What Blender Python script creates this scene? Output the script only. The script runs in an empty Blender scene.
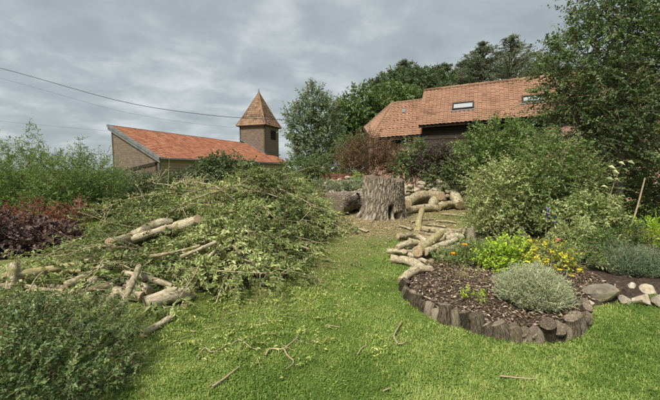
import bpy, math, random
import numpy as np
from mathutils import Vector

R = math.radians
scene = bpy.context.scene
C = scene.collection

# ------------------------------------------------------------------ camera
FPX, HOR = 340.0, 170.0                       # focal length and horizon row in photo pixels (660 x 400)
PITCH = math.atan((200 - HOR) / FPX)
CAMZ = 1.6
cam_d = bpy.data.cameras.new("camera")
cam = bpy.data.objects.new("camera", cam_d)
C.objects.link(cam)
cam.location = (0, 0, CAMZ)
cam.rotation_euler = (math.pi / 2 - PITCH, 0, 0)
cam_d.sensor_width = 36
cam_d.lens = FPX / 660 * 36
cam_d.clip_start = 0.05
cam_d.clip_end = 3000
scene.camera = cam

# ------------------------------------------------------------------ sky, sun, exposure
SUN_EL, SUN_AZ = 52.0, 215.0                  # azimuth measured clockwise from +Y
world = bpy.data.worlds.new("World")
scene.world = world
world.use_nodes = True
nt = world.node_tree
nt.nodes.clear()
def wn(t, **k):
    n = nt.nodes.new(t)
    for a, b in k.items():
        setattr(n, a, b)
    return n
def wl(a, b): nt.links.new(a, b)
sky = wn("ShaderNodeTexSky", sky_type="NISHITA", sun_disc=False)
sky.sun_elevation = R(SUN_EL); sky.sun_rotation = R(SUN_AZ)
bg1 = wn("ShaderNodeBackground"); bg1.inputs[1].default_value = 0.05
wl(sky.outputs[0], bg1.inputs[0])
tc = wn("ShaderNodeTexCoord")
sp = wn("ShaderNodeSeparateXYZ"); wl(tc.outputs["Generated"], sp.inputs[0])
za = wn("ShaderNodeMath", operation="ABSOLUTE"); wl(sp.outputs[2], za.inputs[0])
zb = wn("ShaderNodeMath", operation="ADD"); wl(za.outputs[0], zb.inputs[0]); zb.inputs[1].default_value = 0.22
dx = wn("ShaderNodeMath", operation="DIVIDE"); wl(sp.outputs[0], dx.inputs[0]); wl(zb.outputs[0], dx.inputs[1])
dy = wn("ShaderNodeMath", operation="DIVIDE"); wl(sp.outputs[1], dy.inputs[0]); wl(zb.outputs[0], dy.inputs[1])
cb = wn("ShaderNodeCombineXYZ"); wl(dx.outputs[0], cb.inputs[0]); wl(dy.outputs[0], cb.inputs[1])
n1 = wn("ShaderNodeTexNoise"); n1.inputs["Scale"].default_value = 1.2; n1.inputs["Detail"].default_value = 6; n1.inputs["Roughness"].default_value = 0.5; n1.inputs["Distortion"].default_value = 0.25
n2 = wn("ShaderNodeTexNoise"); n2.inputs["Scale"].default_value = 3.6; n2.inputs["Detail"].default_value = 7; n2.inputs["Roughness"].default_value = 0.55; n2.inputs["Distortion"].default_value = 0.3
wl(cb.outputs[0], n1.inputs["Vector"]); wl(cb.outputs[0], n2.inputs["Vector"])
mx = wn("ShaderNodeMath", operation="MULTIPLY_ADD"); wl(n2.outputs[0], mx.inputs[0]); mx.inputs[1].default_value = 0.55; 
mx2 = wn("ShaderNodeMath", operation="MULTIPLY"); wl(n1.outputs[0], mx2.inputs[0]); mx2.inputs[1].default_value = 0.75
wl(mx2.outputs[0], mx.inputs[2])
rp = wn("ShaderNodeValToRGB"); wl(mx.outputs[0], rp.inputs[0])
e = rp.color_ramp.elements
e[0].position = 0.50; e[0].color = (0.245, 0.277, 0.297, 1)
e[1].position = 0.80; e[1].color = (0.455, 0.482, 0.492, 1)
m_ = e.new(0.64); m_.color = (0.300, 0.335, 0.352, 1)
bg2 = wn("ShaderNodeBackground"); bg2.inputs[1].default_value = 0.80; wl(rp.outputs[0], bg2.inputs[0])
ms = wn("ShaderNodeMixShader"); ms.inputs[0].default_value = 0.9
wl(bg1.outputs[0], ms.inputs[1]); wl(bg2.outputs[0], ms.inputs[2])
wo = wn("ShaderNodeOutputWorld"); wl(ms.outputs[0], wo.inputs[0])

sun_d = bpy.data.lights.new("sun", "SUN")
sun_d.energy = 3.2; sun_d.angle = R(13); sun_d.color = (1.0, 0.93, 0.80)
sun = bpy.data.objects.new("sun", sun_d); C.objects.link(sun)
sdir = Vector((math.sin(R(SUN_AZ)) * math.cos(R(SUN_EL)), math.cos(R(SUN_AZ)) * math.cos(R(SUN_EL)), math.sin(R(SUN_EL))))
sun.rotation_euler = sdir.to_track_quat('Z', 'Y').to_euler()
sun.location = (-20, -20, 40)

scene.view_settings.view_transform = "Standard"
scene.view_settings.look = "None"
scene.view_settings.exposure = 0.95
scene.view_settings.gamma = 1.0
scene.render.engine = "CYCLES"
scene.cycles.use_denoising = True
scene.cycles.max_bounces = 6
scene.cycles.transparent_max_bounces = 4

# ------------------------------------------------------------------ helpers
rng = np.random.default_rng(7)
random.seed(7)
def ground_z(x, y):
    x = np.asarray(x, float); y = np.asarray(y, float)
    t = np.clip((y - 2.0) / 2.0, 0, 1)
    z = np.where(y < 4, 0.03 * t * t * (y - 2.0) / 2 , 0.03 * (np.minimum(y, 26) - 3.0))
    z = z + 0.018 * np.sin(x * 1.3 + 0.5) * np.sin(y * 0.9) + 0.01 * np.sin(x * 2.9 + y * 2.1)
    return z
def gz(x, y): return float(ground_z(x, y))
cp, spn = math.cos(PITCH), math.sin(PITCH)
def ray(px, py):
    v = np.array([px - 330.0, cp * FPX + spn * (200 - py), -spn * FPX + cp * (200 - py)])
    return v / v[1]
def P(px, py, D):
    """point on the sight line of a photo pixel, at distance D"""
    r = ray(px, py) * D
    return np.array([r[0], r[1], CAMZ + r[2]])
def G(px, py, lift=0.0):
    """where that sight line meets the ground"""
    r = ray(px, py); D = 4.0
    for _ in range(40):
        z = gz(r[0] * D, D) + lift
        D = 0.5 * D + 0.5 * (CAMZ - z) / max(-r[2], 1e-3)
    return np.array([r[0] * D, D, CAMZ + r[2] * D])
def nrm(v):
    v = np.asarray(v, float)
    return v / np.maximum(np.linalg.norm(v, axis=-1, keepdims=True), 1e-9)

class MB:
    """collects faces and builds one mesh object"""
    def __init__(s): s.V = []; s.F = []; s.T = []; s.B = []; s.M = []; s.n = 0
    def add(s, V, F, tint=None, bc=None, mat=0):
        V = np.asarray(V, float).reshape(-1, 3)
        if not isinstance(F, (list, tuple)): F = [F]
        for f in F:
            f = np.asarray(f, np.int64)
            if len(f) == 0: continue
            s.F.append(f + s.n)
            t = np.broadcast_to(0.5 if tint is None else np.asarray(tint, float), (len(f),))
            s.T.append(t); s.M.append(np.full(len(f), mat, np.int32))
        s.V.append(V); s.B.append(V if bc is None else np.asarray(bc, float).reshape(-1, 3)); s.n += len(V)
        return s
    def mesh(s, name, mats, smooth=False, origin=None):
        V = np.concatenate(s.V); B = np.concatenate(s.B)
        if origin is not None: V = V - np.asarray(origin)
        me = bpy.data.meshes.new(name)
        sizes = np.concatenate([np.full(len(f), f.shape[1]) for f in s.F])
        loops = np.concatenate([f.ravel() for f in s.F])
        me.vertices.add(len(V)); me.vertices.foreach_set("co", V.astype(np.float32).ravel())
        me.loops.add(len(loops)); me.loops.foreach_set("vertex_index", loops.astype(np.int32))
        me.polygons.add(len(sizes))
        st = np.concatenate([[0], np.cumsum(sizes)[:-1]])
        me.polygons.foreach_set("loop_start", st.astype(np.int32))
        me.polygons.foreach_set("material_index", np.concatenate(s.M))
        me.polygons.foreach_set("use_smooth", np.full(len(sizes), bool(smooth)))
        a = me.attributes.new("tint", "FLOAT", "FACE"); a.data.foreach_set("value", np.concatenate(s.T).astype(np.float32))
        b = me.attributes.new("bc", "FLOAT_VECTOR", "POINT"); b.data.foreach_set("vector", B.astype(np.float32).ravel())
        me.update(calc_edges=True); me.validate()
        for m in (mats if isinstance(mats, (list, tuple)) else [mats]): me.materials.append(m)
        return me
    def build(s, name, mats, parent=None, smooth=False, origin=None):
        o = bpy.data.objects.new(name, s.mesh(name, mats, smooth, origin)); C.objects.link(o)
        if origin is not None and parent is None: o.location = [float(q) for q in origin]
        if parent is not None: o.parent = parent
        return o
def tag(o, label=None, cat=None, group=None, kind=None):
    if label: o["label"] = label
    if cat: o["category"] = cat
    if group: o["group"] = group
    if kind: o["kind"] = kind
    return o
def empty(name, loc):
    o = bpy.data.objects.new(name, None); C.objects.link(o); o.location = [float(q) for q in loc]
    o.empty_display_size = 0.2
    return o

def tube(pts, rad, k=8, wob=0.0, caps=False, r=None):
    pts = np.asarray(pts, float); n = len(pts); rad = np.broadcast_to(np.asarray(rad, float), (n,))
    r = rng if r is None else r
    tan = np.gradient(pts, axis=0); tan = nrm(tan)
    ref = np.array([0, 0, 1.0]) if abs(tan[0][2]) < 0.9 else np.array([1.0, 0, 0])
    u = nrm(np.cross(tan[0], ref)); th = np.linspace(0, 2 * math.pi, k, endpoint=False)
    V = []; B = []; s = 0
    for i in range(n):
        u = nrm(u - tan[i] * np.dot(u, tan[i])); w = np.cross(tan[i], u)
        if i: s += np.linalg.norm(pts[i] - pts[i - 1])
        rr = rad[i] * (1 + wob * r.normal(size=k)) if wob else np.full(k, rad[i])
        V.append(pts[i] + rr[:, None] * (np.cos(th)[:, None] * u + np.sin(th)[:, None] * w))
        B.append(np.stack([np.cos(th) * rad[i], np.sin(th) * rad[i], np.full(k, s)], 1))
    V = np.concatenate(V); B = np.concatenate(B)
    i = np.arange(n - 1)[:, None] * k; j = np.arange(k)[None]; j2 = (j + 1) % k
    F = np.stack([i + j, i + j2, i + k + j2, i + k + j], -1).reshape(-1, 4)
    return V, F, B
def spline(ctrl, n):
    """smooth curve through control points"""
    c = np.asarray(ctrl, float)
    if len(c) == 2: return c[0] + (c[1] - c[0]) * np.linspace(0, 1, n)[:, None]
    c = np.vstack([2 * c[0] - c[1], c, 2 * c[-1] - c[-2]])
    out = []
    for t in np.linspace(0, len(c) - 3 - 1e-6, n):
        i = int(t); f = t - i; p0, p1, p2, p3 = c[i:i + 4]
        out.append(0.5 * ((2 * p1) + (p2 - p0) * f + (2 * p0 - 5 * p1 + 4 * p2 - p3) * f ** 2 + (3 * p1 - p0 - 3 * p2 + p3) * f ** 3))
    return np.array(out)
BOXF = np.array([[0, 1, 3, 2], [4, 6, 7, 5], [0, 4, 5, 1], [2, 3, 7, 6], [0, 2, 6, 4], [1, 5, 7, 3]])
def box(o, a, b, c):
    """box at corner o with edge vectors a, b, c"""
    o, a, b, c = (np.asarray(q, float) for q in (o, a, b, c))
    return np.array([o, o + a, o + b, o + a + b, o + c, o + a + c, o + b + c, o + a + b + c]), BOXF
def leaves(mb, pos, axis, L, W, up=0.5, fold=0.18, tint=None, r=None, mat=0, curl=0.1):
    """folded leaf blades: base, two sides, tip"""
    r = rng if r is None else r
    N = len(pos); axis = nrm(axis); L = np.broadcast_to(L, (N,))[:, None]; W = np.broadcast_to(W, (N,))[:, None]
    n0 = nrm(r.normal(size=(N, 3)) + np.array([0, 0, up * 2]))
    side = nrm(np.cross(axis, n0)); nn = np.cross(side, axis)
    V = np.stack([pos, pos + axis * L * 0.42 + side * W * 0.5 + nn * L * fold, pos + axis * L - nn * L * curl,
                  pos + axis * L * 0.42 - side * W * 0.5 + nn * L * fold], 1).reshape(-1, 3)
    b = np.arange(N)[:, None] * 4
    F = np.concatenate([b + np.array([[0, 1, 2]]), b + np.array([[0, 2, 3]])])
    t = r.uniform(0, 1, N) if tint is None else np.broadcast_to(tint, (N,))
    mb.add(V, F, tint=np.concatenate([t, t]), mat=mat)
def twigs(mb, O, D, L, rad, droop=0.1, mat=0, tint=0.5, seg=3):
    """many thin three-sided twigs at once"""
    N = len(O); D = nrm(D); L = np.broadcast_to(L, (N,)); rad = np.broadcast_to(rad, (N,))
    ref = np.where(np.abs(D[:, 2:3]) < 0.9, np.array([[0, 0, 1.0]]), np.array([[1.0, 0, 0]]))
    u = nrm(np.cross(D, ref)); w = np.cross(D, u); V = []
    for s in range(seg + 1):
        t = s / seg
        c = O + D * (L * t)[:, None] + np.array([0, 0, -1.0]) * (droop * L * t * t)[:, None]
        for q in range(3):
            a = q * 2 * math.pi / 3
            V.append(c + (rad * (1 - 0.75 * t))[:, None] * (math.cos(a) * u + math.sin(a) * w))
    V = np.stack(V, 1).reshape(-1, 3); b = np.arange(N)[:, None] * 3 * (seg + 1); F = []
    for s in range(seg):
        for q in range(3):
            q2 = (q + 1) % 3
            F.append(b + np.array([[3 * s + q, 3 * s + q2, 3 * s + 3 + q2, 3 * s + 3 + q]]))
    mb.add(V, np.concatenate(F), tint=tint, mat=mat)
def sprigs(mb, O, D, L, M, lL, lW, droop=0.15, up=0.5, spread=0.9, fold=0.18, tint=None, jitter=0.25, mat=0, t0=0.15, r=None):
    """M leaves along every sprig"""
    r = rng if r is None else r
    N = len(O); D = nrm(D); L = np.broadcast_to(L, (N,))
    t = np.clip(np.linspace(t0, 1, M)[None] + r.normal(size=(N, M)) * 0.04, 0, 1.05)
    ref = nrm(r.normal(size=(N, 3)) * 0.6 + np.array([0, 0, 1.0])); s = nrm(np.cross(D, ref))
    sg = np.where(np.arange(M) % 2 == 0, 1.0, -1.0)[None, :, None]
    pos = O[:, None] + D[:, None] * (L[:, None] * t)[..., None] + np.array([0, 0, -1.0]) * (droop * L[:, None] * t * t)[..., None]
    ax = D[:, None] * 0.6 + s[:, None] * sg * spread + r.normal(size=(N, M, 3)) * jitter + np.array([0, 0, -droop])
    sc = r.uniform(0.45, 1.2, (N, M)) * (1.05 - 0.35 * t)
    if tint is None:
        tint = np.clip(r.uniform(0, 1, (N, 1)) * 0.6 + r.uniform(0, 1, (N, M)) * 0.4, 0, 1)
    else:
        tint = np.broadcast_to(np.asarray(tint).reshape(N, -1), (N, M)) + r.uniform(-0.12, 0.12, (N, M))
    leaves(mb, pos.reshape(-1, 3), ax.reshape(-1, 3), (1.25 * lL * sc).ravel(), (1.5 * lW * sc).ravel(), up=up, fold=fold, tint=np.clip(tint, 0, 1).ravel(), mat=mat, r=r)
def lobe_points(lobes, N, shell=0.45, r=None):
    """points and outward directions in a set of ellipsoids (cx,cy,cz,rx,ry,rz)"""
    r = rng if r is None else r
    lb = np.asarray(lobes, float); w = (lb[:, 3] * lb[:, 4] * lb[:, 5]) ** 0.75; idx = r.choice(len(lb), N, p=w / w.sum())
    d = nrm(r.normal(size=(N, 3))); q = r.uniform(shell ** 3, 1, N) ** (1 / 3)
    q = q * (1 + 0.16 * np.sin(d[:, 0] * 5 + idx) * np.sin(d[:, 1] * 6 + d[:, 2] * 7 + idx * 2))
    return lb[idx, :3] + d * q[:, None] * lb[idx, 3:], d, idx

# ------------------------------------------------------------------ materials
MATS = {}
def nodes(name):
    m = bpy.data.materials.new(name); m.use_nodes = True; t = m.node_tree; t.nodes.clear()
    def N(ty, **k):
        n = t.nodes.new(ty)
        for a, b in k.items():
            if a.startswith("i_"):
                n.inputs[a[2:].replace("_", " ")].default_value = b
            else: setattr(n, a, b)
        return n
    def L(a, b): t.links.new(a, b)
    def ramp(fac, stops):
        n = N("ShaderNodeValToRGB"); L(fac, n.inputs[0]); el = n.color_ramp.elements
        el[0].position, el[0].color = stops[0][0], (*stops[0][1], 1)
        el[1].position, el[1].color = stops[-1][0], (*stops[-1][1], 1)
        for p, c in stops[1:-1]:
            q = el.new(p); q.color = (*c, 1)
        return n.outputs[0]
    MATS[name] = m
    return m, N, L, ramp
def leaf_mat(name, c0, c1, c2, trans=0.28, rough=0.5, spec=0.35):
    m, N, L, ramp = nodes(name)
    k = lambda c: tuple(min(0.9, q * 1.28) for q in c)
    c0, c1, c2 = (k(c0), k(c1), k(c2)) if trans > 0.05 else (c0, c1, c2)
    at = N("ShaderNodeAttribute", attribute_name="tint")
    col = ramp(at.outputs["Fac"], [(0, c0), (0.5, c1), (1, c2)])
    b = N("ShaderNodeBsdfPrincipled", i_Roughness=rough); b.inputs["Specular IOR Level"].default_value = spec
    L(col, b.inputs["Base Color"])
    tr = N("ShaderNodeBsdfTranslucent"); hs = N("ShaderNodeHueSaturation", i_Saturation=1.15, i_Value=1.35); hs.inputs["Hue"].default_value = 0.485
    L(col, hs.inputs["Color"]); L(hs.outputs[0], tr.inputs[0])
    mix = N("ShaderNodeMixShader"); mix.inputs[0].default_value = trans
    L(b.outputs[0], mix.inputs[1]); L(tr.outputs[0], mix.inputs[2])
    o = N("ShaderNodeOutputMaterial"); L(mix.outputs[0], o.inputs[0])
    return m
def rough_mat(name, stops, scale=8, stretch=(1, 1, 1), detail=8, rough=0.85, bump=0.4, bdist=0.02, coord="bc", spec=0.25, tintmix=0.0, wave=None, moss=None, distortion=0.3):
    """mottled stone / wood / bark: noise-driven colour with relief; optional moss patches and per-piece tone"""
    m, N, L, ramp = nodes(name)
    if coord == "bc": src = N("ShaderNodeAttribute", attribute_name="bc").outputs["Vector"]
    else: src = N("ShaderNodeTexCoord").outputs["Object"]
    mp = N("ShaderNodeMapping"); mp.inputs["Scale"].default_value = stretch; L(src, mp.inputs[0])
    n = N("ShaderNodeTexNoise", i_Scale=scale, i_Detail=detail, i_Roughness=0.62, i_Distortion=distortion); L(mp.outputs[0], n.inputs["Vector"])
    fac = n.outputs[0]
    if wave:
        v = N("ShaderNodeTexVoronoi", feature="DISTANCE_TO_EDGE", i_Scale=wave); L(mp.outputs[0], v.inputs["Vector"])
        mr = N("ShaderNodeMapRange"); mr.inputs[1].default_value = 0; mr.inputs[2].default_value = 0.25; L(v.outputs[0], mr.inputs[0])
        mm = N("ShaderNodeMath", operation="MULTIPLY_ADD"); L(mr.outputs[0], mm.inputs[0]); mm.inputs[1].default_value = 0.35
        m2 = N("ShaderNodeMath", operation="MULTIPLY"); L(fac, m2.inputs[0]); m2.inputs[1].default_value = 0.7
        L(m2.outputs[0], mm.inputs[2]); fac = mm.outputs[0]
    if tintmix:
        at = N("ShaderNodeAttribute", attribute_name="tint")
        a1 = N("ShaderNodeMath", operation="SUBTRACT"); L(at.outputs["Fac"], a1.inputs[0]); a1.inputs[1].default_value = 0.5
        a2 = N("ShaderNodeMath", operation="MULTIPLY_ADD"); L(a1.outputs[0], a2.inputs[0]); a2.inputs[1].default_value = tintmix; L(fac, a2.inputs[2])
        cf = a2.outputs[0]
    else: cf = fac
    col = ramp(cf, stops)
    if moss:
        mn = N("ShaderNodeTexNoise", i_Scale=moss[1], i_Detail=4); L(src, mn.inputs["Vector"])
        f = ramp(mn.outputs[0], [(moss[2], (0, 0, 0)), (moss[2] + 0.14, (1, 1, 1))])
        x = N("ShaderNodeMix", data_type="RGBA"); L(f, x.inputs[0]); L(col, x.inputs[6]); x.inputs[7].default_value = (*moss[0], 1); col = x.outputs[2]
    b = N("ShaderNodeBsdfPrincipled", i_Roughness=rough); b.inputs["Specular IOR Level"].default_value = spec
    L(col, b.inputs["Base Color"])
    if bump:
        bp = N("ShaderNodeBump", i_Strength=bump, i_Distance=bdist); L(fac, bp.inputs["Height"]); L(bp.outputs[0], b.inputs["Normal"])
    o = N("ShaderNodeOutputMaterial"); L(b.outputs[0], o.inputs[0])
    return m
def brick_mat(name, c1, c2, mortar, scale=1.0):
    m, N, L, ramp = nodes(name)
    at = N("ShaderNodeAttribute", attribute_name="bc")
    br = N("ShaderNodeTexBrick", i_Scale=scale, i_Mortar_Size=0.012, i_Brick_Width=0.23, i_Row_Height=0.075, i_Bias=-0.1)
    br.inputs["Color1"].default_value = (*c1, 1); br.inputs["Color2"].default_value = (*c2, 1); br.inputs["Mortar"].default_value = (*mortar, 1)
    L(at.outputs["Vector"], br.inputs["Vector"])
    n = N("ShaderNodeTexNoise", i_Scale=3.0, i_Detail=8, i_Roughness=0.65); L(at.outputs["Vector"], n.inputs["Vector"])
    g = ramp(n.outputs[0], [(0.3, (0.55, 0.55, 0.55)), (0.7, (1.15, 1.12, 1.1))])
    x = N("ShaderNodeMix", data_type="RGBA", blend_type="MULTIPLY"); x.inputs[0].default_value = 1; L(br.outputs[0], x.inputs[6]); L(g, x.inputs[7])
    b = N("ShaderNodeBsdfPrincipled", i_Roughness=0.9); L(x.outputs[2], b.inputs["Base Color"])
    bp = N("ShaderNodeBump", i_Strength=0.5, i_Distance=0.01, invert=True); L(br.outputs["Fac"], bp.inputs["Height"]); L(bp.outputs[0], b.inputs["Normal"])
    o = N("ShaderNodeOutputMaterial"); L(b.outputs[0], o.inputs[0])
    return m

M_BARK_LOG = rough_mat("log_bark", [(0.32, (0.050, 0.038, 0.024)), (0.42, (0.195, 0.157, 0.10)), (0.54, (0.36, 0.305, 0.205)), (0.72, (0.55, 0.49, 0.37))], scale=30, stretch=(1, 1, 0.45), bump=0.9, bdist=0.03, moss=((0.19, 0.18, 0.065), 7, 0.55), tintmix=0.25, distortion=0.8)
M_BARK_YEL = rough_mat("lichen_bark", [(0.28, (0.12, 0.09, 0.05)), (0.5, (0.30, 0.25, 0.13)), (0.75, (0.46, 0.40, 0.25))], scale=30, stretch=(1, 1, 0.3), bump=0.5, bdist=0.02, moss=((0.27, 0.25, 0.085), 4, 0.55))
M_BARK_STUMP = rough_mat("stump_bark", [(0.25, (0.035, 0.027, 0.019)), (0.42, (0.14, 0.115, 0.085)), (0.60, (0.25, 0.215, 0.165)), (0.85, (0.40, 0.35, 0.28))], scale=11, stretch=(2.2, 2.2, 0.6), bump=1.0, bdist=0.04, wave=6)
M_BARK_TREE = rough_mat("tree_bark", [(0.3, (0.05, 0.042, 0.032)), (0.7, (0.18, 0.155, 0.12))], scale=14, stretch=(1, 1, 0.3), bump=0.6)
M_TWIG = rough_mat("twig_bark", [(0.3, (0.16, 0.12, 0.075)), (0.7, (0.36, 0.29, 0.19))], scale=20, bump=0.0, tintmix=0.6)
M_CUT = rough_mat("cut_wood", [(0.3, (0.20, 0.145, 0.085)), (0.52, (0.38, 0.285, 0.18)), (0.75, (0.55, 0.45, 0.31))], scale=40, bump=0.2, coord="obj")
M_GREYWOOD = rough_mat("weathered_wood", [(0.28, (0.030, 0.023, 0.016)), (0.46, (0.115, 0.092, 0.064)), (0.68, (0.29, 0.245, 0.18))], scale=55, stretch=(1.6, 1.6, 0.35), bump=1.0, bdist=0.03, tintmix=0.5, moss=((0.12, 0.115, 0.045), 12, 0.58))
M_GREYCUT = rough_mat("weathered_cut", [(0.3, (0.06, 0.046, 0.032)), (0.55, (0.17, 0.138, 0.098)), (0.8, (0.32, 0.27, 0.20))], scale=60, bump=0.6, coord="obj", tintmix=0.3)
M_STONE = rough_mat("garden_stone", [(0.3, (0.15, 0.13, 0.10)), (0.5, (0.33, 0.29, 0.23)), (0.72, (0.50, 0.46, 0.38))], scale=5, bump=0.6, coord="obj", tintmix=0.3, moss=((0.16, 0.15, 0.05), 2.2, 0.56))
M_PALESTONE = rough_mat("pale_rubble", [(0.3, (0.20, 0.165, 0.11)), (0.5, (0.38, 0.325, 0.24)), (0.72, (0.56, 0.50, 0.40))], scale=9, bump=0.5, coord="obj")
M_TILE = rough_mat("orange_tile", [(0.18, (0.16, 0.062, 0.040)), (0.42, (0.30, 0.118, 0.067)), (0.66, (0.385, 0.175, 0.100)), (0.9, (0.43, 0.27, 0.18))], scale=1.3, detail=9, bump=0.2, coord="obj", tintmix=0.35)
M_TILE2 = rough_mat("brown_tile", [(0.22, (0.12, 0.070, 0.050)), (0.40, (0.235, 0.130, 0.086)), (0.62, (0.30, 0.175, 0.118)), (0.9, (0.34, 0.25, 0.185))], scale=1.4, detail=9, bump=0.2, coord="obj", tintmix=0.16)
M_TILE3 = rough_mat("tower_tile", [(0.15, (0.10, 0.055, 0.034)), (0.5, (0.21, 0.130, 0.080)), (0.95, (0.31, 0.22, 0.15))], scale=1.2, detail=9, bump=0.2, coord="obj", tintmix=0.6)
M_BRICK = brick_mat("brown_brick", (0.125, 0.088, 0.062), (0.20, 0.14, 0.10), (0.22, 0.185, 0.15))
M_BRICK2 = brick_mat("red_brick", (0.30, 0.13, 0.085), (0.38, 0.19, 0.13), (0.42, 0.38, 0.32))
M_LEAD = rough_mat("grey_flashing", [(0.3, (0.10, 0.105, 0.105)), (0.7, (0.20, 0.205, 0.205))], scale=3, bump=0.1, rough=0.5)
M_PLANK = rough_mat("tan_board", [(0.3, (0.20, 0.14, 0.085)), (0.7, (0.42, 0.31, 0.20))], scale=5, stretch=(0.3, 3, 6), bump=0.4, coord="obj", tintmix=0.3)
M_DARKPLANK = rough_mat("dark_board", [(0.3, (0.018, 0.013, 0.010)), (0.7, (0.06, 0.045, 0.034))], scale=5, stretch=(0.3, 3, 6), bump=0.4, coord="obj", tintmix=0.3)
M_SOIL = rough_mat("mulch_soil", [(0.3, (0.020, 0.014, 0.010)), (0.55, (0.065, 0.047, 0.034)), (0.8, (0.17, 0.13, 0.10))], scale=28, bump=1.0, bdist=0.03, coord="obj")
M_CHIP = leaf_mat("bark_chip", (0.045, 0.031, 0.021), (0.19, 0.135, 0.092), (0.52, 0.43, 0.32), trans=0.0, rough=0.9, spec=0.15)
M_SAW = leaf_mat("sawdust_chip", (0.22, 0.17, 0.10), (0.38, 0.295, 0.185), (0.56, 0.46, 0.32), trans=0.0, rough=0.9, spec=0.1)
M_CABLE = rough_mat("black_cable", [(0.3, (0.02, 0.02, 0.022)), (0.7, (0.035, 0.035, 0.04))], bump=0, rough=0.6)
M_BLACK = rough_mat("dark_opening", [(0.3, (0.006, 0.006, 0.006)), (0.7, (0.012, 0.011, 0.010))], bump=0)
M_RED = rough_mat("red_paint", [(0.3, (0.20, 0.075, 0.05)), (0.7, (0.34, 0.16, 0.11))], bump=0.2, scale=6, coord="obj")
m, N, L, ramp = nodes("window_glass")
b = N("ShaderNodeBsdfPrincipled", i_Roughness=0.04, i_Metallic=0.0); b.inputs["Base Color"].default_value = (0.34, 0.37, 0.39, 1); b.inputs["Specular IOR Level"].default_value = 1.0; b.inputs["Coat Weight"].default_value = 1.0; b.inputs["Coat IOR"].default_value = 1.9; b.inputs["Coat Roughness"].default_value = 0.03
o_ = N("ShaderNodeOutputMaterial"); L(b.outputs[0], o_.inputs[0]); M_GLASS = m

LM = dict(
    brush=leaf_mat("brush_leaf", (0.066, 0.096, 0.028), (0.165, 0.212, 0.065), (0.37, 0.405, 0.18), trans=0.2),
    fore=leaf_mat("privet_leaf", (0.036, 0.064, 0.02), (0.085, 0.132, 0.04), (0.19, 0.235, 0.095), trans=0.2),
    willow=leaf_mat("grey_green_leaf", (0.085, 0.115, 0.06), (0.145, 0.185, 0.1), (0.23, 0.27, 0.165)),
    bright=leaf_mat("bright_tree_leaf", (0.06, 0.092, 0.028), (0.1, 0.145, 0.045), (0.155, 0.2, 0.075)),
    conifer=leaf_mat("conifer_leaf", (0.09, 0.112, 0.07), (0.15, 0.178, 0.11), (0.21, 0.235, 0.15)),
    purple=leaf_mat("purple_leaf", (0.035, 0.025, 0.025), (0.07, 0.05, 0.048), (0.12, 0.095, 0.085)),
    red=leaf_mat("red_leaf", (0.095, 0.032, 0.022), (0.18, 0.065, 0.047), (0.23, 0.13, 0.08)),
    smoke=leaf_mat("dark_purple_leaf", (0.04, 0.025, 0.024), (0.085, 0.05, 0.046), (0.16, 0.11, 0.095), trans=0.12),
    brown=leaf_mat("russet_leaf", (0.075, 0.040, 0.022), (0.145, 0.085, 0.05), (0.18, 0.15, 0.07)),
    hedge=leaf_mat("feathery_leaf", (0.075, 0.125, 0.036), (0.14, 0.21, 0.064), (0.24, 0.31, 0.12)),
    dark=leaf_mat("dark_tree_leaf", (0.042, 0.066, 0.024), (0.092, 0.135, 0.047), (0.175, 0.225, 0.088)),
    elder=leaf_mat("elder_leaf", (0.042, 0.064, 0.027), (0.08, 0.11, 0.046), (0.15, 0.185, 0.095)),
    varieg=leaf_mat("variegated_leaf", (0.1, 0.15, 0.037), (0.25, 0.305, 0.112), (0.52, 0.55, 0.31)),
    fresh=leaf_mat("fresh_leaf", (0.062, 0.112, 0.028), (0.122, 0.19, 0.052), (0.23, 0.3, 0.11)),
    lime=leaf_mat("lime_leaf", (0.15, 0.26, 0.02), (0.27, 0.40, 0.035), (0.40, 0.50, 0.06)),
    yellow=leaf_mat("golden_leaf", (0.26, 0.27, 0.03), (0.46, 0.42, 0.04), (0.62, 0.55, 0.08)),
    lavender=leaf_mat("lavender_leaf", (0.185, 0.215, 0.115), (0.31, 0.35, 0.21), (0.47, 0.505, 0.345), trans=0.15),
    lavender2=leaf_mat("lavender_dark_leaf", (0.075, 0.11, 0.06), (0.13, 0.175, 0.1), (0.22, 0.27, 0.16), trans=0.15),
    litter=leaf_mat("fallen_leaf", (0.14, 0.2, 0.045), (0.28, 0.34, 0.09), (0.48, 0.49, 0.2)),
    grass=leaf_mat("grass_blade", (0.085, 0.145, 0.029), (0.16, 0.238, 0.052), (0.3, 0.345, 0.12), trans=0.3, spec=0.2),
)
PETAL = {}
for nm, c in dict(orange=(0.85, 0.36, 0.02), pink=(0.75, 0.28, 0.34), blue=(0.12, 0.12, 0.38), gold=(0.85, 0.62, 0.03), white=(0.75, 0.75, 0.7)).items():
    PETAL[nm] = leaf_mat(nm + "_petal", tuple(q * 0.75 for q in c), c, tuple(min(1, q * 1.15) for q in c), trans=0.2)

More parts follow.
